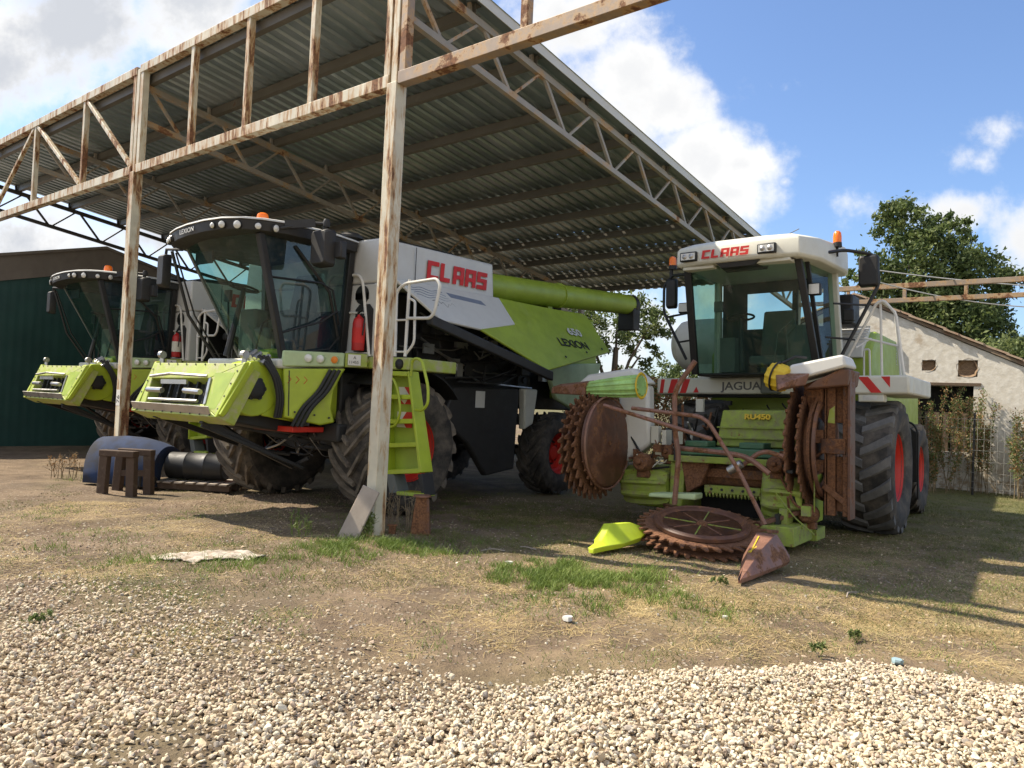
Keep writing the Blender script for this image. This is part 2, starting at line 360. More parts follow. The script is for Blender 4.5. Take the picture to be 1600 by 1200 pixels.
def ground():
    def axis(a, b, f0, f1, step, far):
        c = list(np.arange(f0, f1, step)); st = step; x = f1
        while x < b: c.append(x); st *= 1.25; x += min(st, far)
        c.append(b); st = step; x = f0 - step; l = []
        while x > a: l.append(x); st *= 1.25; x -= min(st, far)
        return np.array([a] + l[::-1] + c)
    xs = axis(-600, 600, -9, 12, .07, 60); ys = axis(-60, 900, 2, 15, .07, 60)
    X, Y = np.meshgrid(xs, ys); Z = gz(X, Y); n, m = X.shape
    v = np.stack([X.ravel(), Y.ravel(), Z.ravel()], 1)
    i = np.arange(n - 1)[:, None] * m + np.arange(m - 1)[None, :]; f = np.stack([i, i + 1, i + m + 1, i + m], -1).reshape(-1, 4)
    me = npmesh('ground', v, f); o = bpy.data.objects.new('ground', me); COL.objects.link(o)
    N = Nt('yard_ground'); t = N.tc
    a = N.noise(.35, 7, .6, w=1); b = N.noise(2.2, 8, .65, w=2); c = N.noise(14, 6, .65, w=3); fine = N.noise(70, 4, .6, w=4)
    soil = N.mix(N.rng(b, .3, .7), (.125, .090, .060), (.25, .185, .122)); soil = N.mix(N.rng(N.noise(.9, 6, .62, w=31), .5, .62, 0, .55), soil, (.12, .09, .065))
    soil = N.mix(N.rng(c, .55, .8, 0, .6), soil, (.34, .27, .19))
    soil = N.mix(N.rng(fine, .62, .8, 0, .7), soil, (.42, .36, .27))
    straw = N.mix(N.rng(c, .3, .7), (.30, .21, .095), (.42, .32, .15))
    moss = N.mix(N.rng(c, .3, .7), (.07, .082, .028), (.17, .155, .07))
    sp = N.N('ShaderNodeSeparateXYZ'); N.L(t, sp.inputs[0])
    fx = N.rng(sp.outputs[0], -1.5, 2.5); fy = N.rng(sp.outputs[1], 4.5, 6.5)
    st = N.math('MULTIPLY', N.math('MULTIPLY', N.rng(N.math('ADD', a, N.math('MULTIPLY', b, .5)), .62, .85), fx), .5)
    k = N.mix(st, soil, straw)
    far = N.rng(sp.outputs[1], 7.5, 14, .0, .8); fr = N.rng(sp.outputs[0], 1.5, 6.0)
    gm = N.math('ADD', N.math('MULTIPLY', N.rng(a, .45, .6), .35), N.math('MULTIPLY', far, fr))
    gm = N.math('MINIMUM', N.math('MULTIPLY', gm, N.rng(b, .25, .6, .4, 1)), 1.0)
    k = N.mix(gm, k, moss)
    vr = N.vor(26, 'F1', 'Color'); vd = N.vor(26)
    sv = N.N('ShaderNodeSeparateColor'); N.L(vr, sv.inputs[0])
    peb = N.math('MULTIPLY', N.rng(sv.outputs[0], .72, .76), N.rng(vd, .42, .30))
    near = N.math('SUBTRACT', 1.0, N.rng(sp.outputs[1], 8, 15))
    k = N.mix(N.math('MULTIPLY', peb, near), k, N.mix(sv.outputs[1], (.28, .23, .17), (.50, .43, .33)))
    N.col(k); N.rough(.95); N.b.inputs['Specular IOR Level'].default_value = .2
    h = N.math('ADD', N.math('MULTIPLY', c, .8), N.math('ADD', N.math('MULTIPLY', fine, .35), N.math('MULTIPLY', peb, .5)))
    N.bump(h, 1.0, .04); me.materials.append(N.m)
    return kind(o, 'structure', 'bare yard ground of packed soil with straw, moss and small stones')
def npmesh(name, v, f, mat_idx=None, smooth=False):
    me = bpy.data.meshes.new(name); v = np.ascontiguousarray(v, dtype=np.float32); f = np.ascontiguousarray(f, dtype=np.int32); k = f.shape[1]
    me.vertices.add(len(v)); me.vertices.foreach_set('co', v.ravel()); me.loops.add(f.size); me.loops.foreach_set('vertex_index', f.ravel())
    me.polygons.add(len(f)); me.polygons.foreach_set('loop_start', np.arange(len(f), dtype=np.int32) * k); me.polygons.foreach_set('loop_total', np.full(len(f), k, dtype=np.int32))
    if mat_idx is not None: me.polygons.foreach_set('material_index', np.ascontiguousarray(mat_idx, dtype=np.int32))
    me.polygons.foreach_set('use_smooth', np.full(len(f), smooth, dtype=bool)); me.update(calc_edges=True); me.validate(); return me
ground()

# ---------------------------------------------------------------- crushed stone
def ico(sub):
    bm = bmesh.new(); bmesh.ops.create_icosphere(bm, subdivisions=sub, radius=1); bm.verts.ensure_lookup_table()
    v = np.array([p.co[:] for p in bm.verts]); f = np.array([[q.index for q in t.verts] for t in bm.faces]); bm.free(); return v, f
def stone_protos(sub, n):
    v, f = ico(sub); P = []
    for i in range(n):
        nr = RNG.normal(size=(8, 3)); nr /= np.linalg.norm(nr, axis=1)[:, None]; d = RNG.uniform(.48, .9, 8)
        dot = v @ nr.T; r = np.where(dot > .2, d[None, :] / np.maximum(dot, .2), 9).min(1); r = np.minimum(r, 1.2) * RNG.uniform(.97, 1.03, len(v))
        P.append(v * r[:, None])
    return P, f
def scatter_stones(name, xy, size, zoff, sub, mats, pick, label):
    P, f = stone_protos(sub, 14); n = len(xy); nv = len(P[0]); PV = np.array(P)
    idx = RNG.integers(0, len(P), n); q = RNG.normal(size=(n, 4)); q /= np.linalg.norm(q, axis=1)[:, None]
    w, x, y, z = q.T
    Rm = np.stack([1 - 2 * (y * y + z * z), 2 * (x * y - z * w), 2 * (x * z + y * w), 2 * (x * y + z * w), 1 - 2 * (x * x + z * z), 2 * (y * z - x * w), 2 * (x * z - y * w), 2 * (y * z + x * w), 1 - 2 * (x * x + y * y)], 1).reshape(n, 3, 3)
    sc = np.stack([RNG.uniform(.8, 1.3, n), RNG.uniform(.6, 1.0, n), RNG.uniform(.55, .9, n)], 1) * size[:, None]
    V = PV[idx] * sc[:, None, :]; V = np.einsum('nij,nvj->nvi', Rm, V); V[:, :, 2] *= .85
    c = np.stack([xy[:, 0], xy[:, 1], gz(xy[:, 0], xy[:, 1]) + zoff], 1); V = V + c[:, None, :]
    F = (f[None] + (np.arange(n) * nv)[:, None, None]).reshape(-1, 3)
    me = npmesh(name, V.reshape(-1, 3), F, np.repeat(pick, len(f)))
    for m in mats: me.materials.append(m)
    o = bpy.data.objects.new(name, me); COL.objects.link(o); kind(o, 'stuff', label)
def stone_mat(name, c):
    n = Nt(name); a = n.noise(30, 5, .6); b = n.noise(6, 3, .6, w=5)
    k = n.mix(n.rng(a, .3, .7), tuple(x * .82 for x in c), c); n.col(n.mix(n.rng(b, .45, .75, 0, .35), k, (.42, .32, .22)))
    n.rough(.92); n.b.inputs['Specular IOR Level'].default_value = .2; n.bump(a, .35, .004); return n.m
SM = [stone_mat('limestone_cream', (.64, .54, .38)), stone_mat('limestone_pale', (.72, .65, .50)), stone_mat('limestone_buff', (.54, .43, .29)), stone_mat('stone_grey', (.36, .32, .27)), stone_mat('stone_pinkish', (.50, .39, .29))]
def gravel():
    # dense heap in front
    def inview(x, y, m=.9): return (np.abs(x) < y * .70 + m)
    n = 180000; y = RNG.uniform(2.4, 7.4, n); x = RNG.uniform(-6.2, 6.2, n); d = gbound(x) - y + (vnoise(x, y, .5, 8) - .5) * .5
    right = np.clip((x + 1.2) / 1.4, 0, 1)
    soft = .10 + (1 - right) * 1.9
    p = np.clip((d + .12) / soft, 0, 1) ** 1.0
    hole = np.clip((vnoise(x, y, .7, 21) + .3 * vnoise(x, y, .25, 22) - .28) * 3.2, 0, 1); p = p * (right + (1 - right) * (.18 + .72 * hole))
    keep = (RNG.uniform(size=n) < p) & inview(x, y); x, y = x[keep], y[keep]
    s = .0075 + .0125 * RNG.beta(1.6, 2.2, len(x)); s *= np.where(RNG.uniform(size=len(x)) < .06, 1.6, 1)
    z = RNG.uniform(0, .028, len(x)); near = y < 4.0
    pk = RNG.choice(5, len(x), p=[.38, .28, .18, .07, .09])
    lf = (x < -1.2) & (RNG.uniform(size=len(x)) < .35); pk = np.where(lf, RNG.choice([0, 2, 4], len(x)), pk)
    for nm, msk, sub, lb in (('gravel', near, 2, 'cream crushed limestone gravel nearest the camera'), ('gravel', ~near, 1, 'cream crushed limestone gravel thinning out into the yard soil')):
        scatter_stones(nm, np.stack([x[msk], y[msk]], 1), s[msk], z[msk], sub, SM, pk[msk], lb)
    # grey broken stones along the left and loose ones on the soil
    n = 5200; x = RNG.uniform(-6, 5, n); y = RNG.uniform(4.6, 10.5, n)
    band = np.exp(-((y - (6.05 - (x + 3) * .45)) / .55) ** 2) * (x < -.6) * (x > -5.5)
    p = .05 + .75 * band + .30 * (vnoise(x, y, .8, 31) > .62) * np.clip((8.6 - y) / 2.5, 0, 1)
    keep = (RNG.uniform(size=n) < p) & inview(x, y); x, y = x[keep], y[keep]; s = RNG.uniform(.008, .024, len(x))
    scatter_stones('loose_stones', np.stack([x, y], 1), s, RNG.uniform(-.004, .008, len(x)), 1, SM, RNG.choice(5, len(x), p=[.25, .15, .30, .12, .18]), 'scattered grey and buff stones lying on the packed soil')
gravel()

# ---------------------------------------------------------------- grass and straw
def leafmat(name, c1, c2, tr=.25, ro=.6, sc=2.0):
    n = Nt(name); a = n.noise(sc, 4, .6); b = n.noise(sc * 12, 2, .5, w=3)
    k = n.mix(n.rng(a, .35, .65), c1, c2); k = n.mix(n.rng(b, .4, .7, 0, .5), k, tuple(min(1, x * 1.5) for x in c2)); n.col(k); n.rough(ro)
    n.b.inputs['Specular IOR Level'].default_value = .3
    td = n.N('ShaderNodeBsdfTranslucent'); n.L(k, td.inputs[0]); mx = n.N('ShaderNodeMixShader'); mx.inputs[0].default_value = tr
    n.L(n.b.outputs[0], mx.inputs[1]); n.L(td.outputs[0], mx.inputs[2]); n.L(mx.outputs[0], n.t.nodes['Material Output'].inputs[0]); return n.m
GRASSM = leafmat('green_grass_blades', (.10, .16, .03), (.19, .25, .055)); GRASSD = leafmat('short_olive_grass', (.095, .12, .03), (.20, .195, .075)); STRAWM = leafmat('dry_straw', (.40, .29, .13), (.56, .44, .22), .1)
def blades(name, xy, h, wd, lean, mat, label, flat=0.0):
    n = len(xy); a = RNG.uniform(0, 2 * np.pi, n); dx, dy = np.cos(a), np.sin(a); b = RNG.uniform(0, 2 * np.pi, n); lx, ly = np.cos(b) * lean * h, np.sin(b) * lean * h
    z0 = gz(xy[:, 0], xy[:, 1]) - .005 + (0.008 if flat else 0); V = np.zeros((n, 5, 3)); hh = h * (1 - flat)
    for k, (t, w) in enumerate(((0, 1), (0, -1), (.55, .7), (.55, -.7), (1, 0))):
        V[:, k, 0] = xy[:, 0] + dx * wd * w / 2 + lx * t ** 1.6; V[:, k, 1] = xy[:, 1] + dy * wd * w / 2 + ly * t ** 1.6; V[:, k, 2] = z0 + hh * t * (1 - .25 * t * lean)
    o = (np.arange(n) * 5)[:, None]; F = np.concatenate([o + np.array([[0, 1, 3]]), o + np.array([[0, 3, 2]]), o + np.array([[2, 3, 4]])])
    me = npmesh(name, V.reshape(-1, 3), F); me.materials.append(mat); ob = bpy.data.objects.new(name, me); COL.objects.link(ob); return kind(ob, 'stuff', label)
def patch(parts, seed, edge=1.1):
    out = []
    for (cx_, cy_, rx, ry, dens) in parts:
        n = int(dens * rx * ry * 4); x = RNG.uniform(-1.25, 1.25, n); y = RNG.uniform(-1.25, 1.25, n); X = cx_ + x * rx; Y = cy_ + y * ry
        d = np.sqrt(x * x + y * y); k = (1 - d) * .9 + (vnoise(X, Y, .35, seed) - .55) * 1.3 + (vnoise(X, Y, .12, seed + 1) - .5) * 1.4
        keep = RNG.uniform(size=n) < np.clip(k / edge, 0, 1); out.append(np.stack([X[keep], Y[keep]], 1))
    return np.concatenate(out)
CLOD = stone_mat('dry_soil_clod', (.27, .20, .135))
def grasses():
    g = patch([(-3.2, 7.15, .45, .35, 2600), (-2.5, 7.0, .5, .3, 2600), (-1.75, 7.75, .7, .5, 6000), (-1.3, 8.3, .8, .45, 6500), (-.9, 8.55, .6, .35, 6000), (-1.9, 7.0, .45, .4, 1800), (.0, 7.3, .5, .45, 1600), (-.55, 8.0, .5, .4, 1500),
               (.45, 7.25, .85, .6, 7500), (1.0, 6.75, .75, .65, 6500), (1.3, 7.3, .5, .4, 1500), (-4.4, 7.4, .4, .2, 1200), (-6.9, 12.9, .5, .35, 1500)], 41)
    blades('grass', g, RNG.uniform(.035, .115, len(g)), .007, .7, GRASSM, 'fresh green grass growing in tufts on the yard soil')
    g = patch([(.6, 11.3, 2.8, 1.7, 3200), (-.2, 10.0, 1.5, .9, 2500), (1.6, 9.9, 1.2, .9, 1800), (7.5, 13, 3.8, 3.4, 1900), (10, 16, 4.5, 3.5, 1100), (5.2, 9.2, 1.9, 1.2, 1300), (7.0, 10.2, 2.2, 2.2, 1500), (3.5, 6.7, 1.6, .9, 1100), (2.0, 6.1, 1.3, .7, 900), (4.6, 7.6, 1.6, 1.0, 1200), (3.4, 5.7, 1.4, .5, 800), (-1.2, 6.6, 1.2, .6, 1500), (-2.4, 7.6, 1.3, .5, 1500), (-.4, 8.9, 1.6, .6, 2200), (.9, 8.4, 1.2, .5, 900), (-3.6, 6.4, .8, .4, 700), (-2.7, 5.3, 1.0, .5, 350), (.5, 5.4, 1.2, .6, 260), (-.3, 13, 3, 2, 500)], 51, .9)
    blades('grass', g, RNG.uniform(.02, .07, len(g)), .006, .9, GRASSD, 'short olive grass growing through the trodden soil')
    s = patch([(.1, 6.9, 1.2, .7, 1500), (.9, 6.3, 1.1, .6, 1700), (2.4, 6.6, 1.6, .8, 1500), (3.0, 5.8, 1.6, .7, 1700), (4.4, 6.2, 1.6, 1.1, 1300), (1.6, 5.6, 1.3, .5, 900), (-1.0, 6.9, .8, .4, 900), (5.6, 7.8, 1.4, 1.2, 700), (-2.3, 6.6, .8, .4, 700), (1.7, 7.6, 1.4, .5, 800), (.2, 8.6, 1.6, .4, 500), (7, 12, 3, 3, 260)], 61, .8)
    blades('straw', s, RNG.uniform(.03, .11, len(s)), .0042, 2.2, STRAWM, 'dry yellow straw lying on the soil', .72)
    # thin scatter everywhere on the yard
    def spread(n, x0, x1, y0, y1, sc, thr, seed, k=4.0):
        x = RNG.uniform(x0, x1, n); y = RNG.uniform(y0, y1, n); d = vnoise(x, y, sc, seed) * .6 + vnoise(x, y, sc * .3, seed + 1) * .4; ok = (RNG.uniform(size=n) < np.clip((d - thr) * k, 0, 1)) & (np.abs(x) < y * .72 + 1); return np.stack([x[ok], y[ok]], 1)
    g = spread(140000, -7, 9, 4.6, 12.5, .9, .48, 81); blades('grass', g, RNG.uniform(.012, .05, len(g)), .005, 1.0, GRASSD, 'thin olive grass scattered over the trodden yard')
    g = spread(60000, -6, 8, 4.8, 10, .5, .55, 83); blades('grass', g, RNG.uniform(.02, .07, len(g)), .006, .9, GRASSM, 'thin fresh grass scattered over the trodden yard')
    s = spread(170000, -6, 9, 4.7, 11, 1.1, .45, 85, 3); blades('straw', s, RNG.uniform(.02, .09, len(s)), .0036, 2.4, STRAWM, 'thin dry straw scattered over the trodden yard', .78)
    c = spread(60000, -7, 8, 4.6, 13, .7, .38, 87, 3); scatter_stones('soil_clods', c, RNG.uniform(.004, .015, len(c)) * np.where(RNG.uniform(size=len(c)) < .06, 1.7, 1), np.zeros(len(c)), 1, [CLOD, SM[2], SM[4]], RNG.choice(3, len(c), p=[.72, .16, .12]), 'small clods and crumbs of dry soil on the yard')
grasses()

def foliage(P, size, rnd=.5):
    """P: leaf centres -> arrays of quads (slightly folded leaves as two triangles each)"""
    n = len(P); a = RNG.normal(size=(n, 3)); a /= np.linalg.norm(a, axis=1)[:, None]; b = np.cross(a, RNG.normal(size=(n, 3))); b /= np.linalg.norm(b, axis=1)[:, None]
    s = (size * RNG.uniform(1 - rnd, 1 + rnd, n))[:, None]; c = np.cross(a, b) * s * .12
    V = np.stack([P - a * s, P - b * s * .48 + c, P + a * s, P + b * s * .48 + c], 1).reshape(-1, 3); F = np.arange(n * 4).reshape(-1, 4); return V, F
def leafobj(name, P, size, mats, parent=None, pick=None):
    V, F = foliage(P, size); me = npmesh(name, V, F, pick)
    for m in mats: me.materials.append(m)
    o = bpy.data.objects.new(name, me); COL.objects.link(o)
    if parent: o.parent = parent
    return o
LM = [leafmat('leaf_dark', (.045, .075, .022), (.08, .115, .035), .3, .55, .8), leafmat('leaf_mid', (.085, .12, .035), (.13, .17, .055), .35, .55, .8), leafmat('leaf_light', (.14, .18, .06), (.20, .235, .09), .35, .5, .8)]
BARK = paint('bark', (.10, .08, .06), .9, dustf=.3, bump=.5, scale=6)
WEEDST = leafmat('weathered_stalk', (.16, .12, .07), (.27, .21, .13), .1)
HOPM = [leafmat('withered_leaf', (.17, .085, .03), (.30, .16, .06), .2), leafmat('withered_leaf_pale', (.26, .16, .08), (.38, .26, .14), .2)]
def tree(x, y, h, clumps, leaf, n, label, trunk=.22, seed=0, prob=(.38, .36, .26)):
    rg = np.random.default_rng(seed); root = thing('tree', label, 'tree', Matrix.Translation((x, y, 0)))
    tb = MB(); tb.tube([(0, 0, -.2), (.05, 0, h * .2), (-.03, .05, h * .38), (0, 0, h * .6)], trunk, 9, trunk * .45)
    Ps = []; pk = []
    for (cx_, cy_, cz, r, rz) in clumps:
        tb.tube([(0, 0, h * .26), (cx_ * .4, cy_ * .4, h * .26 + (cz - h * .26) * .55), (cx_, cy_, cz)], trunk * .4, 6, .025)
        m = int(n * (r * r * rz) ** .75)
        # each clump is a bunch of twig puffs with gaps between
        k = max(6, int(m / 60)); d = rg.normal(size=(k, 3)); d /= np.linalg.norm(d, axis=1)[:, None]; c = d * (rg.uniform(.45, 1.05, k) ** .6)[:, None] * np.array([r, r, rz]) + np.array([cx_, cy_, cz])
        pr = rg.uniform(.14, .38, k) * r * .7
        for j in range(k):
            q = rg.normal(size=(m // k, 3)) * pr[j] * .55; Ps.append(c[j] + q); pk += [rg.choice(3, p=prob)] * len(q)
    P = np.concatenate(Ps); pk = np.array(pk); pk = np.where(rg.uniform(size=len(pk)) < .3, rg.integers(0, 3, len(pk)), pk)
    leafobj('crown', P, leaf, LM, root, pk); tb.obj('trunk', BARK, root)
    return root
def shrub(name, label, cat, x, y, w, d, h, n, leaf, mats, stems=12, seed=1, group=None, prob=None, top=.6):
    rg = np.random.default_rng(seed); root = thing(name, label, cat, Matrix.Translation((x, y, 0)), group)
    sb = MB(); P = []
    for i in range(stems):
        bx, by = rg.uniform(-w / 2, w / 2) * .8, rg.uniform(-d / 2, d / 2) * .8; hh = h * rg.uniform(.55, 1.05); tx, ty = bx + rg.normal() * .12 * h, by + rg.normal() * .1 * h
        pts = [(bx, by, 0), ((bx * 2 + tx) / 3 + rg.normal() * .03, (by * 2 + ty) / 3, hh * .4), ((bx + tx * 2) / 3, (by + 2 * ty) / 3 + rg.normal() * .03, hh * .75), (tx, ty, hh)]
        sb.tube(pts, .009 * min(1, h + .25), 4, .003)
        k = n // stems; t = rg.uniform(.15, 1.02, k) ** top; q = np.stack([np.interp(t, [0, .4, .75, 1], [p[j] for p in pts]) for j in range(3)], 1)
        P.append(q + rg.normal(size=(k, 3)) * np.array([.16, .13, .09]) * w / stems ** .3 * .45)
        for b_ in range(5):
            t_ = rg.uniform(.3, .95); p0 = Vector([float(np.interp(t_, [0, .4, .75, 1], [p[j] for p in pts])) for j in range(3)]); sb.tube([p0, p0 + Vector((rg.normal() * .13, rg.normal() * .1, rg.uniform(.05, .3))) * min(1, h)], .005 * min(1, h + .3), 3, .002)
    P = np.concatenate(P); P = P[P[:, 2] > .03]
    leafobj('leaves', P, leaf, mats, root, rg.choice(len(mats), len(P), p=prob)); sb.obj('stems', GRASSM if 'green' in name else WEEDST, root, fix=False)
    return root
# ---------------------------------------------------------------- shed
ROOFZ = 7.02; SL = .135
def rz(d): return ROOFZ - SL * d
def shed():
    root = thing('machinery_shed', 'open steel machinery shed with flaking cream posts, trusses and a corrugated metal roof sloping away', 'shed', SHED)
    PE = (0, -6.65, -16.55, 9.9)
    for i, e in enumerate(PE):
        b = MB(); s = .083
        b.box(e - s, e + s, -s, s, -.1, 5.27 if i < 3 else 7.1); 
        if i < 3: b.box(e - .05, e + .05, -.05, .07, 5.27, 7.06)
        b.obj('post', POSTM, root, bevel=.006, label='near roof post, cream paint flaking to rust, number 76 painted low down' if i == 1 else None)
    for e in PE[:3]:
        MB().box(e - .07, e + .07, 13.55, 13.69, -.1, 4.95).obj('post', BEAMM, root, bevel=.006)
    b = MB(); b.box(9.9 - .07, 9.9 + .07, 13.55, 13.69, -.1, 4.8).obj('post', BEAM2, root, bevel=.006)
    # front truss: bottom chord, top chord, verticals, diagonals; one mesh per bay
    def bay(e0, e1, vert, diag, m):
        b = MB(); g = .083
        b.box(e0 + g, e1 - g, -.065, .075, 5.24, 5.385); b.box(e0 + g - .02, e1 - g + .02, -.06, .08, 6.975, 7.115)
        b.box(e0 + g, e0 + g + .1, -.05, .06, 5.385, 6.99); b.box(e1 - g - .1, e1 - g, -.05, .06, 5.385, 6.99)
        for v in vert: b.box(v - .045, v + .045, -.045, .05, 5.385, 6.99)
        for p, q in diag: b.beam((p, -.01, 5.42 if p < 1e3 else 0), (q, -.01, 6.97), .07, .075, (0, 1, 0))
        b.obj('front_truss', m, root, bevel=.005)
    bay(-6.65, 0, (-4.81, -3.23, -1.66), (), POSTM)
    bay(-16.55, -6.65, (-8.9, -11.4, -14), ((-6.85, -8.8), (-9.0, -11.3), (-13.9, -11.5), (-14.1, -16.3)), POSTM)
    bay(0, 9.9, (1.93, 4.1, 6.2, 8.1), (), BEAM2)
    # rafters: two chords with zigzag web
    def rafter(e, m, r=.045, d0=.09, zz=0):
        b = MB(); zt = lambda d: 6.80 - .132 * d + zz; zb = lambda d: 6.19 - .137 * d + zz
        b.beam((e, d0, zt(d0)), (e, 13.7, zt(13.7)), .08, .10); b.beam((e, d0, zb(d0)), (e, 13.7, zb(13.7)), .08, .09)
        n = 10; st = (13.6 - d0) / n
        for i in range(n):
            a = d0 + i * st; b.beam((e, a + .08, zt(a + .08)), (e, a + st * .5, zb(a + st * .5)), .05, .05); b.beam((e, a + st * .5 + .05, zb(a + st * .5)), (e, a + st, zt(a + st)), .04, .04)
        for k in range(11):
            d = -.05 + 1.335 * k
            if d > .1: b.beam((e - .03, d, zt(d)), (e - .03, d - .02, rz(d) - .02), .05, .05)
        b.obj('rafter_truss', m, root, bevel=.004)
    rafter(-.07, BEAMM); rafter(-6.65, BEAMM); rafter(-11.6, BEAMM); rafter(-16.6, STEELD)
    for k in range(11):
        d = -.0 + 1.335 * k + .02
        if k == 0: d = .16
        b = MB(); z = rz(d) - .016; x0, x1 = -16.75, -.02
        # C-shaped purlin
        b.box(x0, x1, d - .05, d + .05, z - .02, z - .008); b.box(x0, x1, d - .05, d - .042, z - .15, z - .0201); b.box(x0, x1, d - .0419, d + .05, z - .15, z - .142)
        b.obj('purlin', PURLM, root)
    # corrugated sheet
    b = MB(); pitch = .25; n = int(16.95 / pitch); prof = []
    for i in range(n + 1):
        x = -16.85 + i * pitch
        prof += [(x, 0), (x + .12, 0), (x + .14, .045), (x + .23, .045)]
    ds = [-.05]
    for k in range(11):
        d = 1.335 * k + .02
        if d > .3: ds += [d - .10, d - .082]
        ds.append(d)
    ds = sorted(set(ds + [14.0])); vs = [(x, d, rz(d) + h) for d in ds for (x, h) in prof]; m = len(prof); fs = []
    for i in range(len(ds) - 1):
        hole = ds[i + 1] - ds[i] < .03 and ds[i] > 8.5
        for j in range(m - 1):
            if hole and j % 4 == 2 and random.random() < .45: continue
            fs.append((i * m + j, i * m + j + 1, (i + 1) * m + j + 1, (i + 1) * m + j))
    b.add(vs, fs); o = b.obj('roof_sheet', ROOFM, root, ang=10, fix=False)
    # eave trim on the right edge
    b = MB(); b.add([(.10, -.05, rz(-.05) + .05), (.10, 14, rz(14) + .05), (.10, 14, rz(14) - .09), (.10, -.05, rz(-.05) - .09), (.112, -.05, rz(-.05) + .05), (.112, 14, rz(14) + .05), (.112, 14, rz(14) - .09), (.112, -.05, rz(-.05) - .09)], [(0, 1, 2, 3), (7, 6, 5, 4), (0, 4, 5, 1), (3, 2, 6, 7), (0, 3, 7, 4), (1, 5, 6, 2)]).obj('edge_trim', GREYP, root)
    # unroofed rear truss that runs on to the right
    b = MB()
    for z, h in ((4.74, .11), (4.40, .10)): b.box(0.05, 11.5, 13.52, 13.62, z - h / 2, z + h / 2)
    for i in range(9): b.box(1.2 + i * 1.25, 1.27 + i * 1.25, 13.53, 13.61, 4.45, 4.685)
    b.obj('rear_truss', BEAM2, root, bevel=.004)
    # number painted on the post
    o = MB(); o.box(-6.72, -6.58, -.086, -.0835, 1.25, 1.52); o.obj('number_patch', WHITE, root)
    text('76', .14, basis((-6.60, -.0875, 1.29), (0, 0, 1), (-1, 0, 0)), BLACKL, root, 'post_number', .0008)
    return root
shed()

# ---------------------------------------------------------------- buildings
WALLW = None
def plaster():
    n = Nt('old_whitewash'); a = n.noise(1.2, 7, .65); b = n.noise(7, 6, .65, w=2); sp = n.N('ShaderNodeSeparateXYZ'); n.L(n.tc, sp.inputs[0])
    k = n.mix(n.rng(b, .35, .75), (.62, .58, .50), (.80, .77, .70)); k = n.mix(n.rng(a, .56, .66, 0, .7), k, (.40, .31, .21)); 
    k = n.mix(n.math('MULTIPLY', n.rng(sp.outputs[2], 1.2, .1), n.rng(b, .4, .6)), k, (.33, .25, .16)); n.col(k); n.rough(.95); n.bump(b, .5, .02); return n.m
def brick(name, c1, c2, mo, sc=6):
    n = Nt(name); t = n.N('ShaderNodeTexBrick'); t.inputs['Color1'].default_value = (*c1, 1); t.inputs['Color2'].default_value = (*c2, 1); t.inputs['Mortar'].default_value = (*mo, 1)
    t.inputs['Scale'].default_value = sc; mp = n.N('ShaderNodeMapping'); mp.inputs['Rotation'].default_value = (R(90), 0, 0); n.L(n.tc, mp.inputs[0]); n.L(mp.outputs[0], t.inputs[0])
    n.L(t.outputs[0], n.b.inputs['Base Color']); n.rough(.95); return n.m
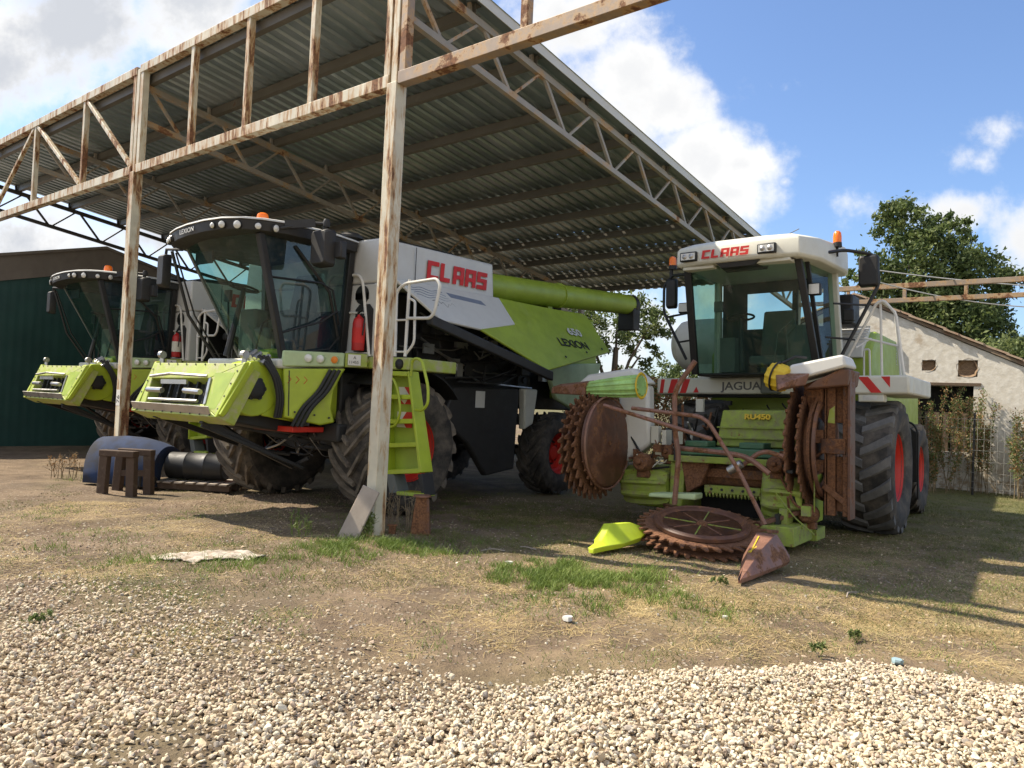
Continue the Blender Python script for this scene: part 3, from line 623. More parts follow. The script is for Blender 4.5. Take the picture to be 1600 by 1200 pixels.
def house():
    # gable wall towards the camera, ridge running away
    root = thing('old_house', 'low whitewashed house with patched bare-stone holes, dark doorway and sagging tile roof', 'house', frame((10.2, 18.97, 0), 37))
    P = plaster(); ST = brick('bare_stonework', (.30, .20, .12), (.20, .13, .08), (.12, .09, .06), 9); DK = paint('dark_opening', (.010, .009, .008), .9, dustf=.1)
    xr = -1.7; zr = 4.72; sl = .47; xl, x1 = -5.3, 3.3
    zt = lambda x: zr - abs(x - xr) * sl
    # wall with real openings: built from vertical strips
    ops = [(-.22, 1.04, .9, 2.50), (-.08, .22, 2.86, 3.12), (.70, 1.11, 2.72, 3.12)]
    xs = sorted({xl, xr, x1, *[v for o in ops for v in o[:2]]}); b = MB()
    for a, c in zip(xs[:-1], xs[1:]):
        mid = (a + c) / 2; segs = [0]; cuts = [(o[2], o[3]) for o in ops if o[0] - 1e-6 < mid < o[1] + 1e-6]; z = 0
        for z0, z1 in sorted(cuts):
            b.box(a, c, 0, .45, z, z0); z = z1
        b.hexa([(a, 0, z), (c, 0, z), (c, .45, z), (a, .45, z), (a, 0, zt(a)), (c, 0, zt(c)), (c, .45, zt(c)), (a, .45, zt(a))])
    b.obj('gable_wall', P, root)
    b = MB(); b.box(x1 - .4, x1, .45, 7, 0, zt(x1)); b.box(xl, xl + .4, .45, 7, 0, zt(xl)); b.box(xl + .4, x1 - .4, 6.6, 7, 0, zt(xl)); b.obj('side_walls', P, root)
    for (a, c, z0, z1) in ops[1:]:
        b = MB(); rg = np.random.default_rng(int(a * 10) + 9); k = 16; cx_, cz = (a + c) / 2, (z0 + z1) / 2
        pts = [(cx_ + math.cos(t) * (c - a) * .56 * rg.uniform(.85, 1.15), -.006, cz + math.sin(t) * (z1 - z0) * .56 * rg.uniform(.85, 1.15)) for t in lin(k + 1, 0, 2 * math.pi)[:-1]]
        b.box(a, c, .10, .3, z0, z1); 
        b2 = [(max(a - .06, min(c + .06, p[0])), p[1], max(z0 - .06, min(z1 + .06, p[2]))) for p in pts]
        inner = [(cx_ + (p[0] - cx_) * .72, .09, cz + (p[2] - cz) * .72) for p in pts]
        b.loft([b2, inner], caps=False); b.obj('stone_patch', ST, root)
    (a, c, z0, z1) = ops[0]
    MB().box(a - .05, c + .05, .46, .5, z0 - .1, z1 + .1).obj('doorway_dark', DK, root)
    b = MB(); b.box(a - .12, c + .15, -.02, .2, z1, z1 + .07)
    for i in range(7): b.box(a + .02 + i * .2, a + .14 + i * .2, .1, .14, z0, z0 + .95)
    b.obj('doorway_boards', paint('weathered_wood', (.13, .09, .06), .9, dustf=.4, scale=8), root)
    # roof slabs with tile rows
    TI = paint('old_clay_tile', (.23, .14, .09), .9, dust=(.30, .27, .2), dustf=.7, scale=4, dthr=(.3, .7)); rg = np.random.default_rng(3)
    b = MB()
    for s in (1, -1):
        xe = (x1 + .35) if s > 0 else (xl - .35)
        b.hexa([(xr, -.05, zr + .02), (xe, -.05, zt(xe) + .02), (xe, 7.2, zt(xe) + .02), (xr, 7.2, zr + .02), (xr, -.05, zr + .10), (xe, -.05, zt(xe) + .10), (xe, 7.2, zt(xe) + .10), (xr, 7.2, zr + .10)])
        L_ = abs(xe - xr); n = int(L_ / .26)
        for i in range(n):
            for j in range(9 if i % 1 == 0 else 1):
                y = -.10 + j * .22 + (rg.uniform(-.05, .03) if j == 0 else 0); xa = xr + s * (i * .26); xb = xr + s * (i * .26 + .32); dz = rg.uniform(-.012, .02)
                b.hexa([(xa, y, zt(xa) + .105 + dz), (xb, y, zt(xb) + .12 + dz), (xb, y + .19, zt(xb) + .12), (xa, y + .19, zt(xa) + .105), (xa, y + .02, zt(xa) + .15 + dz), (xb, y + .02, zt(xb) + .17 + dz), (xb, y + .17, zt(xb) + .17), (xa, y + .17, zt(xa) + .15)])
    b.obj('tile_roof', TI, root)
    MB().tube([(-.72, -.06, 3.55), (-.71, -.06, 3.20)], .05, 8).obj('stovepipe_stub', CHAR, root)
    # wire fence in front of it
    fr = thing('wire_fence', 'thin wire mesh fence panel in front of the whitewashed house', 'fence', frame((9.7, 18.0, 0), 37)); W = paint('galv_wire', (.4, .4, .38), .5, dustf=.4, metal=.5)
    b = MB()
    for i in range(46): b.tube([(-1.4 + i * .13, 0, .05), (-1.4 + i * .13, 0, 1.75)], .0035, 3)
    for z in (.15, .3, .5, .75, 1.0, 1.25, 1.5, 1.7): b.tube([(-1.45, 0, z), (4.6, 0, z)], .0045, 3)
    b.obj('mesh_panel', W, fr, fix=False)
    for x in (-1.42, 1.0, 3.6): MB().cyl((x, .04, -.1), (x, .04, 1.85), .025, n=8).obj('fence_post', CHAR, fr)
house()
def barn():
    root = thing('green_barn', 'barn end wall with dark green sheeting below a grey-brown concrete gable', 'barn', frame(SP, 39.5) @ Matrix.Translation((-14.24, 0, 0)) @ Matrix.Rotation(R(90), 4, 'Z'))
    # local x = along wall (away from the camera), local y = to the left of the yard
    GW = Nt('dark_green_sheet'); a = GW.noise(1.5, 5, .6); GW.col(GW.mix(GW.rng(a, .3, .7), (.010, .045, .040), (.017, .065, .055))); GW.rough(.55); 
    w = GW.N('ShaderNodeTexWave'); w.inputs['Scale'].default_value = 1.6; w.bands_direction = 'X'; GW.L(GW.tc, w.inputs[0]); GW.bump(w.outputs[0], .12, .02)
    CO = paint('weathered_concrete', (.17, .145, .12), .95, dust=(.09, .075, .06), dustf=.6, scale=1.2, bump=.4)
    gab = [(-3.0, 3.1), (2.67, 4.55), (6.0, 3.45), (9.0, 2.3)]
    top = [(-3.0, 3.7), (2.67, 5.14), (4.65, 4.66), (6.2, 4.2), (9.0, 3.3)]
    f = lambda x, A: float(np.interp(x, [p[0] for p in A], [p[1] for p in A]))
    b = MB(); xs = [-3, -1, 1, 2.67, 4.65, 6.2, 9]
    for p, q in zip(xs[:-1], xs[1:]): b.hexa([(p, 0, f(p, gab)), (q, 0, f(q, gab)), (q, .3, f(q, gab)), (p, .3, f(p, gab)), (p, 0, f(p, top)), (q, 0, f(q, top)), (q, .3, f(q, top)), (p, .3, f(p, top))])
    b.obj('gable', CO, root)
    b = MB()
    for p, q in zip(xs[:-1], xs[1:]): b.hexa([(p, .05, -.1), (q, .05, -.1), (q, .25, -.1), (p, .25, -.1), (p, .05, f(p, gab)), (q, .05, f(q, gab)), (q, .25, f(q, gab)), (p, .25, f(p, gab))])
    b.obj('sheet_wall', GW.m, root)
    b = MB()
    for p, q in zip(xs[:-1], xs[1:]): b.hexa([(p, -.06, f(p, top)), (q, -.06, f(q, top)), (q, 9, f(q, top)), (p, 9, f(p, top)), (p, -.06, f(p, top) + .07), (q, -.06, f(q, top) + .07), (q, 9, f(q, top) + .07), (p, 9, f(p, top) + .07)])
    b.obj('roof', CO, root)
    MB().box(-3, 9, 8.7, 9, -.1, 3.2).obj('back_wall', CO, root); MB().box(-3, -2.7, .3, 8.7, -.1, 3.6).obj('side_wall', CO, root)
barn()

# ---------------------------------------------------------------- trees, hedge, weeds
tree(16.0, 30, 10, [(0, 0, 7.6, 2.0, 1.7), (-1.6, .3, 5.9, 1.5, 1.3), (1.9, 0, 6.9, 1.6, 1.4), (-.9, 0, 9.2, 1.2, 1.0), (2.2, .5, 5.2, 1.5, 1.2), (.4, -.6, 5.4, 1.9, 1.3), (-2.2, 0, 7.3, 1.0, .9), (.9, .2, 9.0, .9, .8), (-1.7, 0, 4.2, 1.6, 1.2), (1, 0, 3.6, 2.0, 1.2)], .085, 2500, 'big dense green tree behind the whitewashed house', .3, 5)
tree(20.5, 27, 6, [(0, 0, 4.4, 1.7, 1.1), (-2.0, 0, 3.8, 1.6, 1.1), (-4, 0, 3.4, 1.6, 1.1), (1.8, 0, 4.4, 1.5, 1.2), (-1, .5, 2.4, 2, 1.2), (3.2, 0, 3.4, 1.7, 1.3)], .08, 3000, 'lower spreading leafy tree above the house roof at the right edge', .16, 8, (.1, .3, .6))
tree(3.6, 27, 6.2, [(0, 0, 4.7, 1.5, .9), (-1.7, 0, 4.9, 1.3, .9), (1.2, 0, 4.6, .8, .6), (.9, .2, 3.5, .7, .45), (-3, 0, 4.6, 1.4, 1.1), (-1.2, 0, 3.4, 1.0, .6), (-3.5, 0, 3.2, 1.3, .8)], .07, 1900, 'open dark oak seen between the combine and the forage harvester', .2, 12)
tree(9.0, 33, 4.6, [(0, 0, 3.3, 1.5, .8), (-2, 0, 2.8, 1.4, .9), (-4, 0, 2.4, 1.3, .8), (2, 0, 3.2, 1.4, .9)], .08, 2000, 'distant low green tree behind the withered hedge', .15, 14)
def hedge(x0, x1, y, h, n, label, seed):
    rg = np.random.default_rng(seed); root = thing('hedge', label, 'hedge', Matrix.Translation((x0, y, 0)))
    x = rg.uniform(0, x1 - x0, n); t = rg.uniform(0, 1, n) ** .8; hh = h + .25 * np.sin(x * 2.1 + seed) + .18 * np.sin(x * 5.3)
    P = np.stack([x, rg.normal(size=n) * .28, t * hh + rg.normal(size=n) * .06], 1); P = P[P[:, 2] > 0]
    leafobj('leaves', P, .05, HOPM + [LM[1]], root, rg.choice(3, len(P), p=[.55, .3, .15]))
    b = MB()
    for i in range(int((x1 - x0) * 3)): xx = rg.uniform(0, x1 - x0); b.tube([(xx, 0, 0), (xx + rg.normal() * .1, .05, h * .6), (xx + rg.normal() * .2, 0, h * .95)], .015, 4, .005)
    b.obj('stems', BARK, root, fix=False)
hedge(1.5, 7.8, 22, 2.35, 15000, 'russet withered climbing hedge between the two kinds of harvester', 4)
shrub('dry_weeds', 'tall withered weed clump in front of the dark doorway', 'weeds', 10.45, 17.9, 1.9, .8, 2.3, 9000, .026, HOPM + [LM[1], LM[2]], 26, 21, None, [.2, .2, .4, .2])
shrub('dry_weeds', 'broad grey-green weed thicket against the white wall at the right edge', 'weeds', 12.0, 17.0, 2.4, .9, 2.0, 13000, .026, HOPM + [LM[1], LM[2]], 32, 22, None, [.15, .25, .4, .2])
shrub('dry_weeds', 'low brown weed clump just right of the harvester rear wheel', 'weeds', 9.5, 17.6, 1.2, .8, 1.1, 4500, .026, HOPM + [LM[0], LM[1]], 24, 23, None, [.25, .15, .35, .25])
shrub('dry_weeds', 'small straw-coloured weed beside the blue plastic fender', 'weeds', -7.35, 12.9, .7, .3, .42, 260, .016, HOPM, 12, 24)
shrub('bare_twigs', 'bare thin twigs sprouting between the roof post and the rusty stub', 'weeds', -1.32, 9.35, .45, .3, .45, 60, .01, HOPM, 16, 25)
shrub('green_weed', 'bright green weed climbing at the foot of the front roof post', 'weeds', -1.62, 8.72, .3, .18, .32, 420, .018, [LM[2], LM[1]], 14, 26)
for i, (x, y, s, lb) in enumerate([(2.0, 7.15, .16, 'little green seedling in the dry grass in front of the rusty divider'), (2.15, 5.25, .13, 'small broadleaf weed near the edge of the gravel heap, left one'), (2.55, 5.62, .12, 'small broadleaf weed in straw near the gravel, right one'), (-2.3, 8.6, .3, 'thin green sapling weed on bare soil left of the front post'), (-3.05, 5.15, .13, 'bright small weed growing in the left gravel')]):
    shrub('green_weed', lb, 'weed', x, y, s, s, s * (1.0 if i == 3 else .55), 150, .016, [LM[2], LM[1]], 8, 40 + i)
# ---------------------------------------------------------------- shared machine pieces
def wheel(parent, x, y, rad, w, rim, side, rimmat=None, tyremat=None, lug=22, lh=.045, rot=0, treadmat=None, sw=1.0, lw=1.0):
    """side = +1 when the outer face looks towards +x"""
    s = side; hw = w / 2; c = (x, y, rad)
    rm = rimmat or REDP; tm = tyremat or RUBBER
    b = MB(); k = rim
    b.lathe([(k * 1.03, hw * .80), (k * 1.0, hw * .70), (k * .93, hw * .62), (k * .90, hw * .40), (k * .80, hw * .34), (k * .74, hw * .10), (k * .55, hw * .02), (k * .40, hw * .10), (k * .34, hw * .30), (k * .22, hw * .34), (.001, hw * .34)], c, (s, 0, 0), 40)
    b.mat(1).lathe([(k * 1.03, -hw * .8), (k * .92, -hw * .6), (k * .85, -hw * .1), (k * .74, hw * .05), (.001, hw * .04)], c, (s, 0, 0), 40).mat(0)
    for i in range(8):
        a = i * math.pi / 4 + rot; p = Vector((x + s * hw * .10, y + math.cos(a) * k * .47, rad + math.sin(a) * k * .47)); b.cyl(p, p + Vector((s * .035, 0, 0)), .02, n=6)
    wh = b.obj('wheel', [rm, CHAR], parent, ang=40)
    b = MB(); R_ = rad - lh
    prof = [(k * 1.0, hw * .72), (k * 1.10, hw * .86), (k * 1.12 + (R_ - k) * .35, hw * 1.0), (k + (R_ - k) * .78, hw * .98), (R_ * .985, hw * .84), (R_, hw * .5), (R_ + .004, 0), (R_, -hw * .5), (R_ * .985, -hw * .84), (k + (R_ - k) * .78, -hw * .98), (k * 1.12 + (R_ - k) * .35, -hw * 1.0), (k * 1.10, -hw * .86), (k, -hw * .72)]
    b.lathe(prof, c, (s, 0, 0), 64); b.mat(1)
    # lugs: curved chevron bars running from the middle to the shoulder
    for i in range(lug):
        for sd_ in (1, -1):
            a0 = (i + (.5 if sd_ < 0 else 0)) * 2 * math.pi / lug + rot; rings = []
            for t in (0, .22, .45, .7, .88, 1.0):
                xx = sd_ * hw * (-.04 + .98 * t); aa = a0 - (.30 * t + .16 * t * t) * (22 / lug) * .95 * sw
                rb = np.interp(abs(xx) / hw, [0, .5, .84, .98, 1.0], [R_ - .01, R_ - .01, R_ * .975, R_ * .90, R_ * .86])
                rt = np.interp(abs(xx) / hw, [0, .5, .84, .95, 1.0], [rad, rad, rad * .992, rad * .962, rad * .93])
                wa = (.030 + .012 * t) / rad * lw
                rings.append([Vector((x + s * xx, y + math.cos(an) * rr, rad + math.sin(an) * rr)) for an, rr in ((aa - wa * 1.25, rb), (aa + wa * 1.25, rb), (aa + wa * .8, rt), (aa - wa * .8, rt))])
            b.loft(rings)
    ty = b.obj('tyre', [tm, treadmat or RUBT], wh, ang=30); return wh
def grid_panel(b, rows):
    n = len(rows[0]); b.add([p for r in rows for p in r], [(i * n + j, i * n + j + 1, (i + 1) * n + j + 1, (i + 1) * n + j) for i in range(len(rows) - 1) for j in range(n - 1)]); return b
def lerp(a, b, t): return tuple(a[i] + (b[i] - a[i]) * t for i in range(3))
def lampface(parent, name, c, d, r, mat=None, rimm=None):
    c = Vector(c); d = Vector(d).normalized(); b = MB(); b.cyl(c - d * .02, c + d * .012, r * 1.15, r * 1.1, 18); o = b.obj(name, rimm or BLACKP, parent)
    b = MB(); b.lathe([(r, .0125), (r * .9, .022), (r * .5, .032), (.001, .036)], c, d, 18); b.obj('lens', mat or LAMPG, o); return o
def beacon(parent, c, r=.065, h=.13, up=(0, 0, 1)):
    c = Vector(c); b = MB(); b.cyl(c - Vector((0, 0, .05)), c + Vector((0, 0, .012)), r * 1.12, r * 1.05, 16); o = b.obj('beacon', BLACKP, parent)
    b = MB(); b.lathe([(r, .0125), (r * 1.0, h * .55), (r * .86, h * .86), (r * .5, h), (.001, h * 1.04)], c, up, 20); b.obj('beacon_lens', AMBER, o); return o
def seat(parent, x, y, z):
    b = MB(); b.box(x - .26, x + .26, y - .25, y + .25, z, z + .14); b.hexa([(x - .25, y + .20, z + .14), (x + .25, y + .20, z + .14), (x + .25, y + .34, z + .14), (x - .25, y + .34, z + .14), (x - .23, y + .32, z + .85), (x + .23, y + .32, z + .85), (x + .23, y + .42, z + .85), (x - .23, y + .42, z + .85)])
    b.box(x - .14, x + .14, y - .12, y + .12, z - .4, z); b.box(x + .29, x + .40, y - .25, y + .25, z + .2, z + .27); b.obj('seat', SEATM, parent, bevel=.03)
def steering(parent, c, col_base, tilt=.5):
    c = Vector(c); ax = (c - Vector(col_base)).normalized(); a = ax.orthogonal().normalized(); bb = ax.cross(a); b = MB()
    b.tube([c + (a * math.cos(t) + bb * math.sin(t)) * .19 for t in lin(25, 0, 2 * math.pi)[:-1]], .016, 6, closed=True)
    for k in range(3): t = k * 2.094 + .4; b.tube([c, c + (a * math.cos(t) + bb * math.sin(t)) * .19], .012, 5)
    b.tube([Vector(col_base), c], .045, 8, .03); b.obj('steering_wheel', BLACKP, parent)
def mirror(parent, c, w, h, d=.10, face=(0, 1, 0), mat=None):
    x, y, z = c; b = MB(); b.loft([[(x + sx * w / 2 * k, y + yy, z + sz * h / 2 * k) for sx, sz in ((-1, -.85), (-.8, -1), (.8, -1), (1, -.85), (1, .85), (.8, 1), (-.8, 1), (-1, .85))] for yy, k in ((-d * .6, .86), (-d * .3, .97), (d * .4, 1), (d * .4 + .001, .93))])
    o = b.obj('mirror', mat or BLACKP, parent, bevel=.008); MB().box(x - w * .44, x + w * .44, y + d * .4 + .0015, y + d * .4 + .004, z - h * .44, z + h * .44).obj('mirror_glass', CHROME, o); return o
def clutter(name, parent, box, n, seed, mats, rr=(.008, .02), kindmix=.5):
    """tangle of hoses, pipes and brackets inside a machine bay"""
    rg = np.random.default_rng(seed); b = MB(); (x0, x1, y0, y1, z0, z1) = box
    for i in range(n):
        p = [Vector((rg.uniform(x0, x1), rg.uniform(y0, y1), rg.uniform(z0, z1))) for _ in range(3)]; m = (p[0] + p[2]) / 2; m.z = max(z0, m.z - rg.uniform(0, .3)); b.mat(int(rg.integers(0, len(mats))))
        if rg.uniform() < kindmix: b.pipe([p[0], lerp(p[0], m, .6), m, lerp(m, p[2], .5), p[2]], rg.uniform(*rr), .15, 5)
        else:
            q = p[0]; s = Vector((rg.uniform(.02, .12), rg.uniform(.05, .3), rg.uniform(.03, .25))); b.box(q.x, q.x + s.x, q.y, q.y + s.y, q.z, q.z + s.z)
    b.obj(name, mats, parent)

# ---------------------------------------------------------------- combine harvester
def combine(mat, label, first=True, fz=0.0):
    T = thing('combine_harvester', label, 'combine harvester', mat, 'combine harvesters parked side by side in the shed')
    for sx in (1, -1):
        wheel(T, sx * 1.33, 0, .92, .76, .45, sx, lug=20, lh=.055, rot=.1 * sx)
        wheel(T, sx * 1.30, 3.95, .735, .56, .36, sx, lug=18, lh=.045, rot=.3, treadmat=RUBBER)
    b = MB(); b.cyl((-1.1, 0, .92), (1.1, 0, .92), .16, n=12); b.box(-.9, .9, -.3, .5, .78, 1.25); b.cyl((-1.1, 3.95, .735), (1.1, 3.95, .735), .10, n=10); b.box(-.25, .25, 3.75, 4.1, .7, 1.3); b.box(-.7, -.55, .2, 5.0, 1.2, 1.4); b.box(.55, .7, .2, 5.0, 1.2, 1.4)
    b.obj('chassis', CHAR, T, bevel=.02)
    # body core, dark behind the open side door
    b = MB(); b.box(-1.15, 1.10, -.30, 3.2, 1.3, 3.1); b.box(-1.1, 1.0, 3.2, 5.2, 1.5, 3.1); b.box(-1.0, 1.0, 1.2, 3.2, .9, 1.3); b.obj('inner_body', CHAR, T, bevel=.03)
    b = MB(); b.prism([(1.30, .85, 1.30), (1.30, 1.10, 1.80), (1.30, 2.75, 1.84), (1.30, 2.70, .50), (1.30, 1.95, .42), (1.30, 1.45, .95)], (.12, 0, 0)); b.obj('side_tank', CHAR, T, bevel=.03)
    MB().box(1.421, 1.424, 1.60, 1.83, 1.50, 1.76).obj('side_plate', GREYP, T)
    b = MB(); b.prism([(1.25, 2.95, 1.85), (1.25, 3.35, 1.85), (1.25, 3.25, 1.25), (1.25, 3.0, 1.15)], (.14, 0, 0)); b.obj('fluid_bottle', CREAM, T, bevel=.03)
    for (yy, zz, r_) in ((.75, 2.35, .30), (1.55, 2.1, .20), (2.5, 2.5, .26), (3.2, 2.0, .18), (1.2, 2.75, .13)):
        b = MB(); b.lathe([(r_, -.03), (r_, .03), (r_ * .86, .03), (r_ * .8, .01), (r_ * .3, .01), (r_ * .28, .05), (.001, .05)], (1.16, yy, zz), (1, 0, 0), 24); b.obj('pulley', CHAR, T)
    clutter('hose_bundle', T, (1.11, 1.35, .1, 3.6, 1.85, 2.9), 46, 4, [BLACKP, CHAR, BLACKP, CHROME] if first else [BLACKP, CHAR, BLACKP, CHROME])
    # white grain tank housing
    b = MB()
    fr = [(.46, -.60), (1.44, -.60)]
    b.hexa([(-1.50, -.60, 3.12), (1.50, -.60, 3.12), (1.50, 1.86, 3.14), (-1.50, 1.86, 3.14), (-1.46, -.58, 3.72), (1.46, -.58, 3.72), (1.46, 1.84, 3.78), (-1.46, 1.84, 3.78)])
    b.hexa([(-1.50, -.60, 2.12), (1.50, -.60, 2.12), (1.50, -.36, 2.12), (-1.50, -.36, 2.12), (-1.50, -.60, 3.118), (1.50, -.60, 3.118), (1.50, -.36, 3.118), (-1.50, -.36, 3.118)])
    body = b.obj('grain_tank', GREYP, T, bevel=.035)
    b = MB(); b.hexa([(-1.3, -.3, 3.735), (1.2, -.3, 3.735), (1.2, 1.6, 3.78), (-1.3, 1.6, 3.78), (-1.1, -.1, 3.86), (1.0, -.1, 3.86), (1.0, 1.4, 3.90), (-1.1, 1.4, 3.90)]); b.obj('tank_cover', CHAR, T, bevel=.03)
    b = MB(); b.box(1.502, 1.506, .045, .055, 3.16, 3.70); b.box(.9, 1.40, -.606, -.603, 3.10, 3.106); b.obj('panel_seam', CHAR, body)
    # oval opening, number, extinguisher recess
    b = MB(); b.cyl((1.17, -.61, 2.96), (1.17, -.603, 2.96), .13, n=20); b.box(1.04, 1.30, -.61, -.603, 2.90, 2.985); b.obj('air_opening', BLACKP, body)
    b = MB(); b.prism([(1.06, -.612, 2.16), (1.40, -.612, 2.16), (1.40, -.612, 2.76), (1.33, -.612, 2.83), (1.13, -.612, 2.83), (1.06, -.612, 2.76)], (0, .008, 0)); b.obj('extinguisher_recess', CHAR, body)
    text('55', .10, basis((.80, -.612, 2.16), (1, 0, 0), (0, 0, 1)), GREYL, body, 'machine_number', .001)
    MB().box(.505, .57, -.606, -.602, 3.55, 3.68).obj('warning_sticker', YELL, body)
    block_word('CLAAS', 1.36, .27, basis((1.508, .27, 3.30), (0, 1, .02), (-.06, 0, 1)), REDL, body)
    # rear green bodywork and engine deck
    b = MB(); b.hexa([(-1.4, 1.88, 2.9), (1.34, 1.88, 2.9), (1.34, 5.0, 2.6), (-1.4, 5.0, 2.6), (-1.4, 1.88, 3.24), (1.40, 1.88, 3.24), (1.36, 4.9, 3.36), (-1.4, 4.9, 3.36)]); b.hexa([(-1.3, 4.3, 1.7), (1.3, 4.3, 1.7), (1.3, 5.6, 2.0), (-1.3, 5.6, 2.0), (-1.3, 4.3, 3.2), (1.3, 4.3, 3.2), (1.3, 5.3, 3.3), (-1.3, 5.3, 3.3)]); b.obj('rear_hood', GREEN_P, T, bevel=.05)
    b = MB(); b.prism([(1.32, 3.5, 2.3), (1.32, 5.45, 2.45), (1.32, 5.3, 2.0), (1.32, 4.55, 1.50), (1.32, 3.9, 1.70)], (.10, 0, 0)); b.obj('rear_skirt', PALE, T, bevel=.03)
    b = MB(); b.box(-1.0, 1.0, 3.0, 4.6, 3.37, 3.62); b.box(-.9, .2, 1.9, 3.0, 3.3, 3.6); b.cyl((-.6, 3.6, 3.6), (-.6, 3.6, 3.95), .08, n=12); b.obj('engine_deck', CHAR, T, bevel=.04)
    # swung-out side doors
    def door(s):
        A = (1.62, -.44, 3.18); B = (2.06, .02, 2.67); C = (2.51, 1.97, 2.12); D = (2.13, 4.51, 2.60); E_ = (1.57, 4.56, 3.28); F_ = (1.55, 1.91, 3.25); G = (2.09, .83, 2.63); H_ = (1.95, 1.84, 2.81)
        m = lambda p: (p[0] * s, p[1], p[2]); th = (-.03 * s, 0, -.026)
        root = MB().prism([m(p) for p in (G, C, D, E_, F_, H_)], th).obj('side_door', GREEN_P, T, bevel=.012)
        MB().prism([m(p) for p in (A, B, G, H_, F_)], th).obj('white_door_panel', GREYP, root, bevel=.012)
        b = MB(); q = [Vector(m(p)) for p in (B, C)]; v = (q[1] - q[0]).normalized(); a = q[0] - v * .18; c = q[1] + v * .10; dn = Vector((.02 * s, 0, -.14)); inn = Vector((-.10 * s, 0, -.03))
        b.hexa([a + inn, a + Vector((.02 * s, 0, .01)), c + Vector((.02 * s, 0, .01)), c + inn, a + inn + dn * .7, a + dn, c + dn, c + inn + dn * .7]); b.obj('rubber_edge', BLACKP, root, bevel=.02)
        if s > 0:
            for (u_, v_) in ((.30, .80), (.62, .82), (.88, .80)):
                pL = Vector(lerp(C, D, u_)).lerp(Vector(lerp(F_, E_, u_)), .10); MB().lathe([(.001, 0), (.022, 0), (.02, .008), (.001, .01)], pL + Vector((.77, 0, .64)) * .02, (.77, 0, .64), 10).obj('door_latch', BLACKP, root)
        if s > 0:
            nrm = Vector((.77, 0, .64)); rd = Vector((2.03, 4.03, 2.71)) - Vector((2.02, 2.96, 2.72)); o = Vector((2.13, 2.84, 2.56)) + nrm * .03
            M0 = basis(o, (0, 1, 0), (-.64, 0, .77)); text('LEXION', .235, M0, BLACKL, root, 'model_lettering', .001, 1.12, bold=.004)
            M1 = basis(Vector((1.955, 3.36, 2.79)) + nrm * .03, (0, 1, 0), (-.64, 0, .77)); text('650', .22, M1, GREYP, root, 'model_number', .001, 1.35, bold=.006)
            # wavy figure, script squiggle and grey bar on the white part
            b = MB(); rg = np.random.default_rng(5)
            def onp(u, w): # u along y, w down the slope from the hinge
                return Vector((1.6, -.3, 3.2)) + Vector((0, 1, 0)) * u + Vector((.64, 0, -.77)) * w + nrm * .006
            for k in range(4): b.tube([onp(.02 + .11 * k * .3 + t * .5, .12 + .05 * k + .018 * math.sin(t * 9 + k * 1.3)) for t in lin(16, 0, 1.4)], .006, 4)
            b.obj('wave_emblem', BLUEG, root)
            b = MB(); b.hexa([onp(.82, .10), onp(1.60, .12), onp(1.66, .21), onp(.86, .19)] + [onp(.82, .10) + nrm * .002, onp(1.60, .12) + nrm * .002, onp(1.66, .21) + nrm * .002, onp(.86, .19) + nrm * .002]); b.obj('grey_stripe', BLUEG, root)
            b = MB(); b.tube([onp(.42 + t * .42, .36 + .035 * math.sin(t * 26) * (1 - t * .6) + .03 * math.cos(t * 11)) for t in lin(60, 0, 1)], .005, 4); b.tube([onp(.38, .33), onp(.50, .30)], .006, 4); b.obj('script_mark', BLACKL, root)
    door(1)
    # left-hand side closed panel
    b = MB(); b.prism([(-1.52, -.4, 3.1), (-1.62, -.4, 2.2), (-1.62, 1.6, 1.9), (-1.62, 4.4, 2.1), (-1.52, 4.6, 3.2)], (-.04, 0, 0)); b.obj('side_door', GREEN_P, T, bevel=.012)
    # unloading auger
    b = MB(); p0, p1 = Vector((1.1, 1.70, 3.46)), Vector((1.2, 6.9, 3.80)); b.cyl(p0, p1, .225, .205, 28); md = p0.lerp(p1, .48); dv = (p1 - p0).normalized(); b.cyl(md - dv * .02, md + dv * .02, .235, .235, 28); au = b.obj('unloading_auger', GREEN_P, T)
    b = MB(); b.lathe([(.215, -.05), (.215, .08), (.19, .15), (.10, .19), (.001, .20)], p1, dv, 24); b.loft([[p1 + dv * yy + Vector((xx, 0, zz)) for xx, yy in ((-.19, -.12), (.19, -.12), (.17, .20), (-.17, .20))] for zz in (.0, -.3, -.55)]); b.obj('auger_spout', BLACKP, au, bevel=.02)
    MB().box(.85, 1.15, 3.9, 4.05, 3.30, 3.50).obj('auger_rest', GREEN_P, T, bevel=.01)
    # ---- cab
    bz, tz = 2.04, 3.53
    TL, TR = (-.80, -2.02, tz), (.90, -2.06, tz); BLc, BR = (-.74, -1.12, bz), (.86, -1.60, bz); RT, RB = (.96, -.66, tz + .06), (.86, -.66, bz); LT, LB = (-.90, -.66, tz), (-.82, -.66, bz)
    b = MB(); rows = []
    for v in lin(7, 0, 1):
        l = Vector(lerp(TL, BLc, v)); r_ = Vector(lerp(TR, BR, v)); rows.append([l.lerp(r_, u) + Vector((0, -.16 * 4 * u * (1 - u), 0)) for u in lin(9, 0, 1)])
    grid_panel(b, rows); cabf = MB(); cabf.loft([[(-.84, -.62, 1.90), (.90, -.62, 1.90), (.90, -1.60, 1.90), (.1, -1.62, 1.90), (-.78, -1.14, 1.90)], [(-.84, -.62, 2.03), (.90, -.62, 2.03), (.90, -1.62, 2.03), (.1, -1.66, 2.03), (-.78, -1.16, 2.03)]]); cab = cabf.obj('cab_floor', CHAR, T, bevel=.01)
    b.obj('windscreen', GLASS, cab, fix=False)
    b = MB(); grid_panel(b, [[lerp(TR, RT, u) for u in lin(4, 0, 1)], [lerp(BR, RB, u) for u in lin(4, 0, 1)]]); b.obj('side_window', GLASSD, cab, fix=False)
